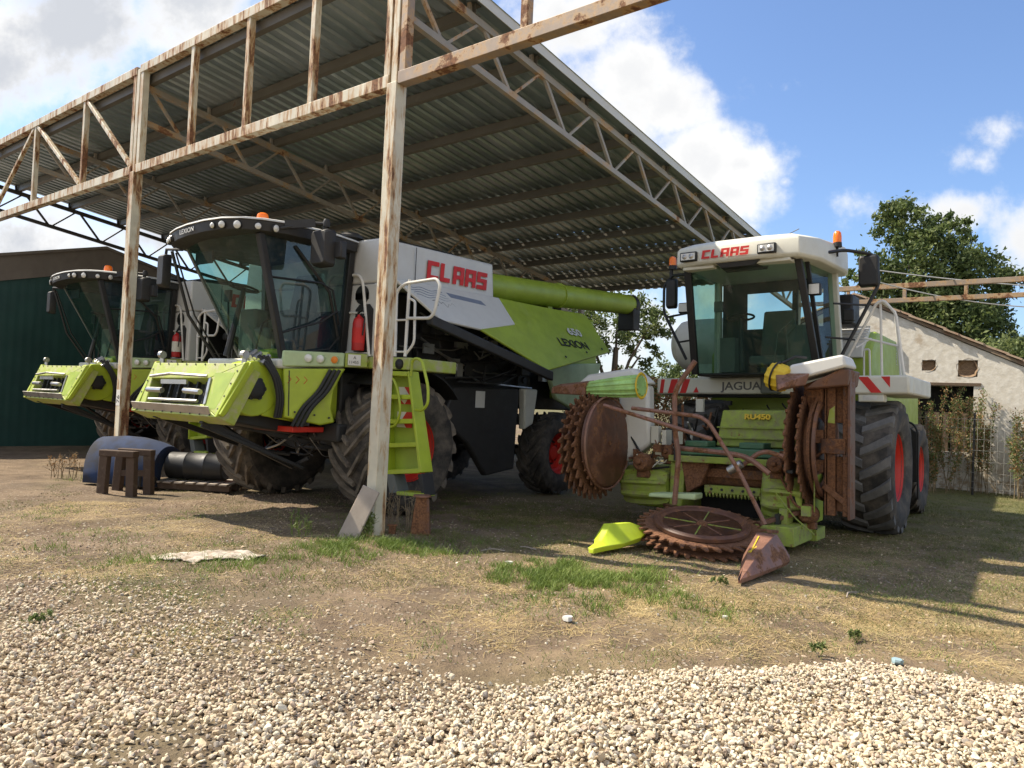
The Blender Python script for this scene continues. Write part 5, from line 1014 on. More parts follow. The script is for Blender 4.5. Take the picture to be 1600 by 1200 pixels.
    b = MB(); grid_panel(b, [[lerp(TL, LT, u) for u in lin(3, 0, 1)], [lerp(BLc, LB, u) for u in lin(3, 0, 1)]]); b.obj('side_window', GLASS, cab, fix=False)
    for p, q, w, m in ((TL, BLc, .10, BLACKP), (TR, BR, .09, BLACKP)): MB().beam(p, q, w, .07, (0, 1, 0)).obj('front_pillar', m, cab, bevel=.01)
    MB().beam(Vector(TR) + Vector((.05, .22, .02)), Vector(BR) + Vector((.02, .2, 0)), .05, .05, (0, 1, 0)).obj('door_frame', BLACKP, cab)
    MB().beam(Vector(RT) + Vector((.0, .04, 0)), Vector(RB) + Vector((0, .02, 0)), .13, .10, (0, 1, 0)).obj('rear_pillar', CREAM, cab, bevel=.015); MB().beam(LT, LB, .10, .10, (0, 1, 0)).obj('rear_pillar', CREAM, cab, bevel=.015)
    b = MB(); b.box(-.88, .78, -.30, -.27, 2.2, 2.95); b.box(-.88, -.50, -.30, -.27, 2.95, 3.7); b.box(.62, .78, -.30, -.27, 2.95, 3.7); b.box(-.50, .62, -.30, -.27, 3.5, 3.7); b.box(.18, .26, -.30, -.27, 2.95, 3.5); b.obj('rear_wall', CHAR, cab)
    ol = [(-.92, -1.98), (-.5, -2.06), (.3, -2.06), (.74, -1.96), (.90, -1.5), (.98, -.4), (.92, -.15), (-.95, -.15), (-1.0, -.4), (-.98, -1.5)]
    rg_ = lambda z, k, kz=0: [(x * k, (y + 1.1) * k - 1.1, z + kz * (y + 2) + .0 * x) for x, y in ol]
    b = MB(); b.loft([rg_(3.665, .965), rg_(3.70, 1.0), rg_(3.885, .995, .03), rg_(3.93, .965, .07), rg_(4.00, .80, .05), rg_(4.02, .5, .0)]); rf = b.obj('cab_roof', CREAM, T, bevel=.012)
    MB().hexa([(-.28, -1.98, 3.60), (.16, -1.98, 3.60), (.22, -1.6, 3.60), (-.34, -1.6, 3.60), (-.34, -2.0, 3.663), (.24, -2.0, 3.663), (.24, -1.6, 3.663), (-.34, -1.6, 3.663)]).obj('roof_recess', CHAR, rf)
    for x in (-.62, .40): MB().box(x - .22, x + .22, -1.95, -1.7, 3.62, 3.665).obj('roof_lip', CREAM, rf, bevel=.01)
    block_word('CLAAS', .64, .115, basis((-.52, -2.083, 3.725), (1, -.005, 0), (0, 0, 1)), REDL, rf)
    for x in (-.71, .355):
        b = MB(); b.box(x - .12, x + .12, -2.085, -2.02, 3.715, 3.845); o = b.obj('roof_light', BLACKP, rf, bevel=.012); MB().box(x - .10, x + .10, -2.092, -2.0855, 3.735, 3.825).obj('lens', LAMPG, o)
        for k in (-1, 1): MB().lathe([(.036, 0), (.02, .012), (.001, .014)], (x + k * .048, -2.0925, 3.78), (0, -1, 0), 12).obj('bulb', CHROME, o)
    MB().tube([(.30, -1.2, 4.0), (.38, -1.25, 4.12), (.55, -1.3, 4.17)], .006, 5).obj('antenna', BLACKP, rf)
    seat(cab, .02, -.72, 2.35); steering(cab, (-.28, -1.22, 3.02), (-.22, -1.30, 2.25))
    b = MB(); b.box(.30, .62, -1.0, -.45, 2.25, 2.9); b.box(-.62, -.40, -1.1, -.9, 2.25, 2.75); b.tube([(.34, -1.0, 2.3), (.32, -1.05, 2.75), (.42, -1.0, 2.9)], .014, 6); b.tube([(.15, -1.1, 2.3), (.2, -1.05, 2.8), (.42, -1.0, 3.0)], .010, 6); b.box(-.62, -.5, -1.35, -1.3, 3.1, 3.25); b.obj('console', SEATM, cab, bevel=.02)
    # beacons and mirrors
    b = MB(); b.pipe([(-.88, -1.5, 3.66), (-1.42, -1.0, 3.76), (-1.56, -1.0, 3.62), (-1.56, -1.0, 3.20), (-1.12, -1.15, 2.45)], .022, .09, 7); b.tube([(-1.52, -1.0, 3.12), (-1.02, -1.2, 3.14)], .016, 6); b.tube([(-1.28, -1.05, 2.72), (-1.0, -1.2, 2.73)], .014, 6); b.tube([(-1.44, -1.0, 3.74), (-1.44, -1.0, 3.86)], .03, 8); b.obj('mirror_arm', BLACKP, T)
    mirror(T, (-1.43, -1.0, 3.48), .17, .46, .09); beacon(T, (-1.42, -1.0, 3.90), .058, .15)
    b = MB(); b.box(-1.30, -1.12, -1.06, -.94, 3.16, 3.32); o = b.obj('work_light', BLACKP, T, bevel=.02); MB().box(-1.285, -1.135, -1.066, -1.0605, 3.18, 3.305).obj('lens', LAMPG, o)
    b = MB(); b.pipe([(.60, -1.90, 3.66), (1.05, -.9, 3.90), (1.38, -.68, 3.84), (1.44, -.68, 3.45), (1.0, -.95, 2.42)], .024, .10, 7); b.tube([(1.30, -.72, 3.15), (.95, -1.1, 3.15)], .014, 6); b.tube([(1.15, -.8, 2.68), (.85, -1.1, 2.70)], .014, 6); b.obj('mirror_arm', BLACKP, T)
    mirror(T, (1.31, -.70, 3.62), .26, .44, .09); beacon(T, (.95, -.90, 4.00), .055, .17); MB().tube([(.95, -.9, 3.82), (.95, -.9, 4.0)], .016, 6).obj('beacon_stalk', BLACKP, T)
    b = MB(); b.box(.72, .88, -1.50, -1.40, 3.22, 3.38); o = b.obj('work_light', BLACKP, T, bevel=.02); MB().box(.735, .865, -1.506, -1.5005, 3.235, 3.365).obj('lens', LAMPG, o)
    MB().box(.98, 1.12, -.72, -.60, 2.95, 3.12).obj('small_bracket', BLACKP, T, bevel=.02)
    # rear body
    side = [(.05, 1.6), (.05, 2.62), (.5, 2.92), (2.2, 2.92), (2.6, 2.45), (3.6, 2.4), (4.3, 2.2), (4.3, 1.5)]
    b = MB(); b.prism([(-1.2, y, z) for y, z in side], (2.4, 0, 0)); hb = b.obj('engine_hood', GREEN_P, T, bevel=.04)
    b = MB(); b.hexa([(-1.1, -.05, 2.5), (1.1, -.05, 2.5), (1.1, .5, 2.5), (-1.1, .5, 2.5), (-1.1, .0, 2.72), (1.1, .0, 2.72), (1.1, .5, 3.0), (-1.1, .5, 3.0)]); b.obj('air_screen', GREYP, hb, bevel=.02)
    for k in range(6): MB().box(-1.09, 1.12, .0 + k * .075, .02 + k * .075, 2.72 + k * .05, 2.75 + k * .05).obj('screen_slat', WHITE, hb)
    b = MB(); b.box(.62, .98, -.12, .35, 2.98, 3.42); b.obj('air_intake', BLACKP, T, bevel=.03)
    text('JAGUAR', .11, basis((1.206, 2.05, 2.52), (0, .0, 1), (0, -1, 0)), GREYP, hb, 'hood_lettering', .001)
    b = MB(); b.lathe([(.001, -.16), (.28, -.12), (.42, .02), (.45, .18), (.45, .95), (.001, .95)], (-2.02, .85, 2.86), (1, 0, 0), 32); b.box(-1.6, -1.2, .5, 1.2, 2.2, 2.5); b.obj('white_tank', WHITE, T)
    # white ladder frame and handrail on the right
    b = MB(); b.pipe([(.92, -.70, 2.21), (1.41, -.70, 3.18), (1.50, -.70, 3.20), (1.64, -.70, 3.02), (1.74, -.70, 2.20)], .020, .05, 7); b.tube([(1.45, -.68, 3.19), (1.47, -.68, 2.2)], .016, 7); b.tube([(1.25, -.68, 2.71), (1.68, -.68, 2.58)], .016, 7); b.tube([(1.47, -.68, 3.18), (1.5, .1, 3.15), (1.56, .2, 2.2)], .016, 7); b.tube([(1.14, -.68, 2.58), (1.30, -.5, 2.72)], .012, 6); b.pipe([(1.19, -.40, 2.2), (1.19, -.40, 2.58), (1.26, -.40, 2.58), (1.27, -.40, 2.2)], .014, .03, 6); b.obj('safety_rail', RAILW, T)
    # feeder and intake
    b = MB(); b.hexa([(-.40, -1.80, 1.20), (.62, -1.80, 1.20), (.62, -.7, 1.20), (-.40, -.7, 1.20), (-.34, -1.72, 1.69), (.60, -1.72, 1.69), (.60, -.7, 1.72), (-.34, -.7, 1.72)]); b.box(-.38, .62, -1.74, -.7, 1.7, 1.735) if False else None; ih = b.obj('intake_housing', LIME_O, T, bevel=.02)
    for z in (1.45, 1.31): MB().box(-.39, .61, -1.83 if z < 1.4 else -1.79, -1.70, z, z + .018).obj('housing_ridge', LIME_O, ih)
    text('RU450', .095, basis((-.02, -1.768, 1.575), (1, 0, 0), (0, .12, 1)), YELL, ih, 'header_lettering', .012, 1.3, bold=.004)
    b = MB(); b.box(-.80, .68, -2.25, -1.78, 1.08, 1.19); b.obj('green_tray', TRAYG, T, bevel=.02)
    for x in (-.52, .22): b = MB(); b.box(x - .16, x + .16, -2.2, -1.9, 1.192, 1.27); b.obj('tray_box', TRAYG, T, bevel=.015)
    MB().box(-.85, .70, -2.34, -2.27, .99, 1.075).obj('front_rail', LIME_O, T, bevel=.01)
    for x0, x1 in ((-.88, -.70), (.36, .52)): plate_poly('side_frame', [(x0, -2.25, .35), (x1, -2.25, .30), (x1 + .06, -2.25, .98), (x0 + .02, -2.25, .985)], (0, .8, 0), LIME_O, T, .02)
    MB().box(-.68, .40, -1.6, -1.5, .25, 1.05).obj('mouth_shade_back', BLACKL, T)  # black panel gives the intake mouth its shade by colour
    b = MB(); b.cyl((-.60, -1.95, .82), (.35, -1.95, .82), .15, n=16); b.prism([(-.70, -2.26, 1.0), (-.30, -2.26, 1.0), (-.42, -2.26, .70), (-.62, -2.26, .58)], (0, .2, 0)); b.box(-.42, .36, -2.16, -2.05, .80, .92); fr_ = b.obj('feed_roller', RUST, T, bevel=.01)
    b = MB(); b.box(-.40, .34, -2.20, -2.10, .60, .70)
    for k in range(16): x = -.39 + k * .047; b.prism([(x, -2.2, .60), (x + .035, -2.2, .60), (x + .018, -2.2, .54)], (0, .08, 0))
    b.obj('toothed_bar', LIME_O, T, bevel=.006)
    for k in range(5): MB().lathe([(.001, 0), (.018, 0), (.018, .01), (.001, .012)], (-.30 + k * .14, -2.20, .65), (0, -1, 0), 8).obj('bolt', CHAR, T)
    clutter('intake_hoses', T, (-1.05, -.6, -1.9, -1.0, .9, 1.8), 16, 31, [BLACKP, CHAR, RUST, CREAM], (.012, .022), .9); clutter('underside_lines', T, (-.8, .8, -.9, -.4, 1.2, 1.85), 24, 33, [BLACKP, CHAR], (.01, .02), .7)
    ribbed_drum('feed_drum', (-1.56, -2.15, .63), (-.88, -2.15, .65), .23, LIME_O, T, 9, .05); ribbed_drum('feed_drum', (.40, -2.3, .66), (.86, -2.2, .64), .25, LIME_O, T, 9, .05)
    MB().box(-1.5, -.8, -1.95, -1.6, .32, .9).obj('drum_trough', GREEN_P, T, bevel=.02); MB().box(.4, .95, -2.0, -1.6, .30, .9).obj('drum_trough', GREEN_P, T, bevel=.02)
    # left folded row unit
    b = MB()
    for k, (x, r) in enumerate(((-1.57, .62), (-1.66, .72), (-1.77, .73), (-1.88, .70))): toothed(b, (x, -2.77, 1.17), (1, 0, 0), r, .025, 30, .085, .6, .07 * k)
    b.cyl((-1.90, -2.77, 1.17), (-1.55, -2.77, 1.17), .46, n=28); lu = b.obj('toothed_discs', RUST, T, bevel=0, ang=25)
    b = MB(); b.lathe([(.001, .0), (.53, .0), (.575, -.015), (.60, -.05), (.60, -.09)], (-1.49, -2.79, 1.215), (1, 0, 0), 48); b.obj('cover_disc', RUSTP, lu); MB().lathe([(.001, 0), (.03, 0), (.03, .015), (.001, .018)], (-1.489, -2.79, 1.215), (1, 0, 0), 6).obj('disc_bolt', RUST, lu); b = MB(); b.lathe([(.60, -.02), (.615, .0), (.63, -.02), (.615, -.04)], (-1.50, -2.79, 1.215), (1, 0, 0), 48, closed=True); b.obj('disc_ring', RUSTL, lu)
    b = MB(); b.hexa([(-1.56, -2.25, .90), (-1.16, -2.25, 1.20), (-1.18, -2.02, 1.2), (-1.5, -2.02, .93), (-1.64, -2.35, 2.02), (-1.18, -2.28, 2.02), (-1.22, -2.0, 2.02), (-1.6, -2.0, 2.02)]); b.hexa([(-2.32, -2.40, 2.00), (-1.14, -2.34, 2.03), (-1.16, -2.0, 2.03), (-2.2, -2.0, 2.0), (-2.12, -2.36, 2.17), (-1.42, -2.30, 2.26), (-1.4, -2.05, 2.26), (-2.0, -2.05, 2.18)]); b.obj('white_cover', WHITE, T, bevel=.05)
    b = MB(); b.lathe([(.075, 0), (.075, .012), (.05, .012), (.05, .002), (.001, .002)], (-1.0, -2.7, 2.0), (.55, -.83, 0), 18) if False else b.lathe([(.001, 0), (.055, 0), (.055, .01), (.001, .01)], (-1.28, -2.36, 2.10), (.1, -1, 0.05), 18); b.obj('hole_shade_disc', BLACKL, T)  # flat black disc, painted as the shade of a hole
    s0, s1 = Vector((-1.92, -2.80, 1.94)), Vector((-1.02, -2.80, 1.98)); sn = ribbed_drum('row_divider', s0, s1, .135, SNOUT, T, 12, .018)
    for v_ in sn.data.vertices:
        t = max(0, min(1, (v_.co.x + 1.92) / .9)); k = .62 + .50 * t; v_.co.y = -2.8 + (v_.co.y + 2.8) * k; v_.co.z = (1.94 + .04 * t) + (v_.co.z - (1.94 + .04 * t)) * k
    b = MB(); b.lathe([(.165, -.012), (.18, 0), (.165, .012), (.14, 0)], (-1.03, -2.80, 1.98), (1, 0, 0), 24, closed=True); b.lathe([(.10, 0), (.112, .008), (.10, .016), (.09, .008)], (-1.5, -2.8, 1.96), (1, 0, 0), 20, closed=True); b.obj('divider_ring', YELL, sn)
    b = MB(); b.hexa([(-2.42, -2.83, 1.88), (-1.82, -2.92, 1.85), (-1.82, -2.70, 1.85), (-2.42, -2.79, 1.88), (-2.40, -2.84, 1.97), (-1.80, -2.93, 2.02), (-1.80, -2.68, 2.07), (-2.3, -2.78, 2.02)]); b.obj('divider_tip', RUSTL, sn, bevel=.012)
    # right folded row unit, seen from behind
    b = MB()
    for k, (x, r) in enumerate(((.80, .80), (.93, .76))): toothed(b, (x, -2.02, 1.27), (1, 0, 0), r, .022, 34, .06, .6, .05 * k)
    b.lathe([(.48, -.02), (.66, 0), (.68, .04), (.64, .05), (.60, .03)], (1.02, -2.02, 1.27), (1, 0, 0), 40); ru = b.obj('toothed_discs', RUST, T, ang=25)
    b = MB(); b.lathe([(.52, 0), (.56, .03), (.60, .03), (.62, 0)], (1.09, -2.1, 1.25), (1, 0, 0), 40); b.lathe([(.001, .03), (.30, .03), (.34, 0)], (1.0, -2.02, 1.27), (1, 0, 0), 24); b.obj('back_ring', RUSTP, ru)
    b = MB(); b.box(1.16, 1.255, -2.30, -2.18, .45, 2.05); b.box(1.34, 1.42, -2.32, -2.2, .45, 2.10); b.box(1.255, 1.34, -2.24, -2.21, .50, 1.15); b.box(1.255, 1.34, -2.24, -2.21, 1.55, 2.05); b.box(1.10, 1.38, -2.34, -2.26, 1.18, 1.36); b.box(1.13, 1.15, -2.30, -1.9, .45, 2.05); b.beam((1.12, -2.3, .8), (1.36, -2.3, .62), .05, .07); b.box(.98, 1.12, -2.30, -2.1, 1.30, 1.46); b.box(.95, 1.12, -2.28, -2.1, .95, 1.10); b.hexa([(1.0, -2.36, 1.55), (1.12, -2.36, 1.75), (1.12, -2.2, 1.75), (1.0, -2.2, 1.55), (.90, -2.36, 2.0), (1.12, -2.36, 2.08), (1.12, -2.2, 2.08), (.90, -2.2, 2.0)]); b.obj('unit_frame', RUST, T, bevel=.012)
    MB().box(1.405, 1.435, -2.37, -2.1, .42, 2.16).obj('frame_edge', RUSTP, T, bevel=.006)
    MB().prism([(1.17, -2.305, 1.55), (1.25, -2.305, 1.54), (1.25, -2.305, 1.75), (1.19, -2.305, 1.70)], (0, .004, 0)).obj('worn_paint', LIME_D, T)
    b = MB(); b.prism([(.98, -2.65, 1.93), (1.42, -2.45, 1.98), (1.45, -2.45, 2.17), (1.36, -2.5, 2.18), (1.10, -2.62, 2.03)], (0, .55, 0)); b.obj('unit_hood', RUSTP, T, bevel=.02)
    b = MB(); b.hexa([(.80, -2.68, 2.01), (1.44, -2.56, 2.20), (1.44, -2.0, 2.20), (.80, -2.0, 2.05), (.82, -2.66, 2.22), (1.40, -2.56, 2.34), (1.38, -2.0, 2.34), (.85, -2.0, 2.24)]); b.obj('white_cover', WHITE, T, bevel=.03)
    sn = ribbed_drum('row_divider', (.80, -2.65, 2.04), (.58, -2.62, 2.12), .15, YELL, T, 10, .015); b = MB(); b.lathe([(.17, -.012), (.185, 0), (.17, .012), (.15, 0)], (.66, -2.63, 2.09), (1, -.1, -.3), 24, closed=True); b.tube([(.62, -2.6, 2.2), (.85, -2.5, 2.33), (.95, -2.4, 2.32)], .016, 6); b.obj('divider_ring', BLACKP, sn)
    b = MB(); b.hexa([(.88, -3.28, 1.90), (.94, -3.27, 1.93), (1.02, -2.68, 1.98), (.70, -2.74, 1.90), (.86, -3.25, 1.96), (.93, -3.25, 1.98), (1.06, -2.66, 2.12), (.68, -2.72, 2.12)]); b.obj('divider_tip', RUSTL, sn, bevel=.012)
    # bent crop-guide tubes
    for pts, r in (([(-1.25, -3.4, 1.71), (.17, -3.4, 1.33)], .025), ([(-.96, -3.2, 1.68), (-.06, -3.2, 1.59), (.05, -3.2, 1.52), (.42, -3.2, .97), (.72, -3.2, .39)], .025), ([(-.21, -3.0, 2.27), (-.48, -3.0, 1.91), (-.46, -3.0, 1.36), (-.41, -3.0, 1.11), (-.46, -3.0, .50)], .034), ([(-.45, -2.9, 1.19), (.0, -2.9, 1.17), (.41, -2.9, 1.13), (.67, -2.9, .94)], .032), ([(.26, -2.8, .97), (.56, -2.8, 1.21), (.80, -2.8, 1.14)], .028)):
        MB().pipe(pts, r, .14, 8).obj('guide_tube', RUSTL, T)
    b = MB(); b.lathe([(.05, -.09), (.055, 0), (.05, .09), (.02, .10)], (.30, -3.0, 1.0), (.8, 0, .5), 12); b.obj('tube_clamp', CHROME, T); MB().box(.42, .46, -3.25, -2.95, .95, .99) if False else None
    # centre row unit lying on the ground
    c0 = Vector((2.27, 8.93, .30)); ax = Vector((-.02, -.20, .98)).normalized(); toL = lambda w: JI @ Vector(w)
    lc = toL(c0); la = (JI.to_3x3() @ ax).normalized(); b = MB()
    toothed(b, lc - la * .04, la, .745, .02, 34, .10, .6, 0); toothed(b, lc - la * .15, la, .745, .02, 34, .10, .6, .1); b.cyl(lc - la * .26, lc, .5, n=28); gd = b.obj('toothed_discs', RUST, T, ang=25)
    b = MB(); b.lathe([(.001, .0), (.45, .0), (.49, .03), (.53, .035), (.545, .02), (.545, -.02)], lc, la, 56); gp = b.obj('cover_disc', RUSTP, gd)
    e1 = la.orthogonal().normalized(); e2 = la.cross(e1)
    b = MB(); b.lathe([(.485, .03), (.505, .045), (.525, .03)], lc, la, 56); b.obj('disc_ring', RUSTP, gp)
    for k in range(8):
        t = k * math.pi / 4 + .2; d_ = e1 * math.cos(t) + e2 * math.sin(t); b = MB(); b.beam(lc + d_ * .07 + la * .004, lc + d_ * (.44 if k % 2 else .38) + la * .004, .012, .012, la); b.obj('disc_spoke', LIME_O if k % 2 else RUSTL, gp)
    MB().lathe([(.001, .03), (.05, .03), (.07, .0)], lc, la, 8).obj('hub_nut', RUST, gp)
    b = MB(); b.lathe([(.40, .01), (.62, .02), (.62, -.02), (.40, -.02)], lc + Vector((-.10, .45, -.08)), la, 40); bb_ = b.obj('unit_pan', RUST, T)
    b = MB(); p = lc + Vector((-.55, .45, .22)); b.hexa([p + Vector(v) for v in ((-.3, -.12, 0), (.3, -.05, 0), (.3, .2, 0), (-.25, .15, 0), (-.3, -.1, .05), (.3, -.05, .08), (.3, .2, .08), (-.25, .15, .05))]); b.obj('pan_cover', PALE, T, bevel=.02)
    b = MB(); b.box(.50, .95, -2.9, -2.1, .12, .34); b.prism([(.60, -2.9, .05), (.72, -2.9, .05), (.72, -2.9, .32), (.60, -2.9, .32)], (0, .12, 0)); b.box(.2, 1.0, -2.1, -1.7, .10, .25); b.obj('skid_bracket', LIME_O, T, bevel=.01)
    # gearboxes, brackets, springs and bolts that tie the row units together
    for (x, y, z, s) in ((-1.2, -2.35, .95, .13), (.62, -2.45, 1.02, .11), (.95, -2.3, .45, .12), (-.9, -2.2, 1.10, .10)):
        b = MB(); b.lathe([(.001, -s), (s * .8, -s), (s, -s * .6), (s, s * .6), (s * .8, s), (s * .3, s), (s * .3, s * 1.5), (.001, s * 1.5)], (x, y, z), (0, -1, .15), 14); b.box(x - s * .7, x + s * .7, y - s * .3, y + s * .8, z - s * 1.5, z - s * .8); b.obj('row_gearbox', RUST, T, bevel=.008)
    for p, q, w in (((-1.45, -2.3, 1.0), (-.75, -2.25, 1.12), .05), ((-.9, -2.3, .40), (-.35, -2.9, .42), .07), ((.95, -2.3, .5), (.55, -2.9, .35), .07), ((.9, -2.2, 1.02), (1.15, -2.25, 1.25), .05), ((.5, -2.35, .98), (.9, -2.5, 1.1), .03)): MB().beam(p, q, w, w * .7).obj('support_arm', RUSTP, T, bevel=.006)
    clutter('header_fittings', T, (.55, 1.1, -2.75, -2.15, .15, 1.1), 18, 61, [RUST, LIME_O, BLACKP], (.008, .018), .5); clutter('header_fittings', T, (-1.5, -.7, -2.5, -2.2, .85, 1.35), 14, 62, [RUST, BLACKP, CREAM], (.008, .016), .6)
    # dividers resting on the soil
    def wedge(name, mat_, P):
        b = MB(); v = [toL(p) for p in P]; b.add(v, [(0, 2, 1), (0, 1, 4, 3), (0, 3, 2) if False else (0, 3, 5), (0, 5, 2), (1, 2, 6, 7), (1, 7, 8, 4), (2, 5, 9, 6), (3, 4, 8, 10), (3, 10, 9, 5), (7, 6, 9, 10, 8)]); return b.obj(name, mat_, T, bevel=.006)
    b = MB(); secs = [((2.18, 7.13), .015, .05, .03), ((2.30, 7.33), .06, .13, .03), ((2.50, 7.66), .15, .27, .05), ((2.70, 7.96), .235, .37, .08), ((2.76, 8.05), .21, .36, .12)]
    ux = Vector((.80, -.55, 0)).normalized(); rings = []
    for (px, py), w, top, bot in secs:
        c = Vector((px, py, 0)); rings.append([toL(q) for q in (c - ux * w * .9 + Vector((0, 0, bot)), c + ux * w * .9 + Vector((0, 0, bot)), c + ux * w + Vector((0, 0, bot + .04)), c + ux * w * .35 + Vector((0, 0, top)), c - ux * w * .45 + Vector((0, 0, top)), c - ux * w + Vector((0, 0, bot + .04)))])
    b.loft(rings); rd = b.obj('row_divider', RUSTL, T, bevel=.006, label='rust-brown pointed divider lying on the soil at the front')
    b = MB()
    for q0, q1, w_ in (((2.64, 7.88, .348), (2.44, 7.56, .240), .012), ((2.44, 7.56, .240), (2.60, 7.74, .298), .012)): b.beam(toL(Vector(q0) - ux * .05), toL(Vector(q1) - ux * .03), w_, .006, la)
    b.obj('paint_remnant', YELL, rd)
    b = MB(); b.beam(toL((2.88, 8.20, .36)), toL((2.74, 8.02, .385)), .05, .03, la); b.obj('divider_bracket', RUST, rd)
    b = MB(); secs = [((.93, 8.30), .04, .07, .02), ((1.05, 8.46), .09, .13, .03), ((1.16, 8.62), .20, .30, .05), ((1.42, 8.86), .17, .29, .08), ((1.66, 9.10), .05, .20, .12)]; ux = Vector((.72, -.69, 0)).normalized(); rings = []
    for (px, py), w, top, bot in secs:
        c = Vector((px, py, 0)); rings.append([toL(q) for q in (c - ux * w * .8 + Vector((0, 0, bot)), c + ux * w * .8 + Vector((0, 0, bot)), c + ux * w + Vector((0, 0, bot + .06)), c + ux * w * .1 + Vector((0, 0, top)), c - ux * w * .4 + Vector((0, 0, top * .97)), c - ux * w + Vector((0, 0, bot + .06)))])
    b.loft(rings); b.obj('row_divider', paint('fresh_lime_plastic', (.50, .62, .03), .4, dustf=.25), T, bevel=.006, label='bright lime plastic divider lying at the left of the ground disc')
    return T
forager()
# ---------------------------------------------------------------- small things around the yard
WOOD = paint('old_wood', (.075, .048, .032), .85, dust=(.30, .25, .19), dustf=.6, scale=5, bump=.4)
BOARD = paint('weathered_board', (.33, .28, .23), .9, dust=(.45, .40, .33), dustf=.6, scale=4, bump=.3)
def small():
    # plank leaning at the post
    o = MB().hexa([(-.15, 0, 0), (.09, 0, 0), (.11, 0, .62), (-.11, 0, .64), (-.15, .035, 0), (.09, .035, 0), (.11, .035, .62), (-.11, .035, .64)]).obj('board', BOARD, None, bevel=.008)
    tag(o, 'short weathered board leaning against the foot of the front roof post', 'board'); o.matrix_world = Matrix.Translation((-1.74, 8.58, -.02)) @ Matrix.Rotation(R(-12), 4, 'Z') @ Matrix.Rotation(R(-18), 4, 'X') @ Matrix.Rotation(R(15), 4, 'Y')
    T = thing('steel_stub', 'rusty cut-off steel stub with a flat cap standing beside the front post', 'steel stub', Matrix.Translation((-1.0, 9.12, 0)))
    b = MB(); b.hexa([(-.12, -.09, -.05), (.12, -.09, -.05), (.12, .09, -.05), (-.12, .09, -.05), (-.07, -.055, .44), (.075, -.055, .44), (.075, .055, .44), (-.07, .055, .44)]); b.obj('tapered_foot', RUST, T, bevel=.01)
    MB().cyl((0, 0, .44), (0, 0, .462), .105, n=20).obj('cap_plate', RUSTL, T, bevel=.005); MB().beam((.10, -.08, 0), (.075, -.05, .42), .03, .03).obj('corner_angle', RUSTP, T)
    o = MB().box(-.04, .04, -.03, .03, 0, .10); o.box(-.055, .055, -.04, .04, .1002, .118); o = o.obj('steel_peg', RUST, None, bevel=.004); tag(o, 'tiny rusty steel peg in the soil right of the front post', 'peg'); o.location = (-1.32, 9.02, 0)
    # wooden trestle
    T = thing('wooden_trestle', 'dark rough wooden trestle standing before the blue plastic fender', 'trestle', frame((-5.60, 11.35, 0), 10))
    for x, y, dx in ((-.24, -.18, -.02), (.18, -.16, .02), (-.28, .22, -.04), (.18, .22, .03)): MB().beam((x + dx, y, -.03), (x, y, .56), .13, .10, (0, 1, 0)).obj('leg', WOOD, T, bevel=.008)
    MB().box(-.31, .25, -.24, -.10, .56, .65).obj('top_rail', WOOD, T, bevel=.01); MB().box(-.31, .25, .16, .28, .56, .65).obj('top_rail', WOOD, T, bevel=.01); MB().beam((-.27, .20, .28), (.18, .20, .30), .05, .09).obj('brace', WOOD, T)
    # blue plastic fender
    b = MB(); rows = []
    # wide wheel-arch skin, convex side to the yard
    rows = []
    for x, top, fr in ((.02, .60, .16), (.04, .68, .27), (.10, .73, .32), (.45, .76, .34), (.8, .75, .34), (1.10, .70, .32), (1.28, .64, .30), (1.32, .5, .2)):
        rows.append([(x + .05 * (1 - math.sin(t)), .30 - fr * 1.5 * math.cos(t) * 1.0, top * math.sin(t) ** .8) for t in lin(12, .03, 2.3)])
    grid_panel(b, rows); o = b.obj('plastic_fender', FENDB, None, ang=50, fix=False); so_ = o.modifiers.new('thickness', 'SOLIDIFY'); so_.thickness = .02
    o.matrix_world = frame((-6.78, 12.35, 0), 12); tag(o, 'large dark blue curved plastic fender behind the wooden trestle', 'fender')
    # black barrel on a pallet
    T = thing('black_drum', 'black ribbed drum lying on a pallet between the two combines', 'drum', frame((-5.42, 12.35, .14), 4)); b = MB(); b.lathe([(.001, 0), (.19, 0), (.21, .02), (.21, .30), (.222, .32), (.21, .34), (.21, .62), (.222, .64), (.21, .66), (.21, .92), (.19, .94), (.001, .94)], (0, 0, .22), (1, 0, 0), 28); b.obj('barrel', BLACKP, T); b = MB(); b.cyl((-.02, -.05, .32), (.0, -.05, .32), .035, n=10); b.obj('bung', CHROME, T)
    T = thing('pallet', 'low wooden pallet under the black drum', 'pallet', frame((-5.55, 12.0, 0), 4))
    for y in (.02, .32, .62): MB().box(0, 1.25, y, y + .09, .02, .11).obj('bearer', WOOD, T)
    for k in range(7): MB().box(.02 + k * .18, .14 + k * .18, -.02, .74, .112, .135).obj('deck_board', BOARD, T)
    T = thing('gearbox', 'small greasy gearbox with a pale cap lying between trestle and pallet', 'gearbox', frame((-5.95, 12.0, 0), 20)); b = MB(); b.box(0, .30, 0, .25, .02, .24); b.cyl((.30, .12, .14), (.48, .12, .14), .07, n=12); b.obj('casing', CHAR, T, bevel=.03); MB().cyl((-.04, .12, .14), (-.001, .12, .14), .08, n=14).obj('cap', CREAM, T)
    # discarded sacking
    rg = np.random.default_rng(9); n = 46; m = 30; xs = np.linspace(-.58, .56, n); ys = np.linspace(-.24, .26, m); X, Y = np.meshgrid(xs, ys); wx, wy = X - 2.82, Y + 7.36
    Z = gz(wx, wy) - .012 + vnoise(wx, wy, .11, 71) * .045 + vnoise(wx, wy, .04, 72) * .022 + .02 * np.exp(-((X - .05) / .12) ** 2 - ((Y - .05) / .06) ** 2)
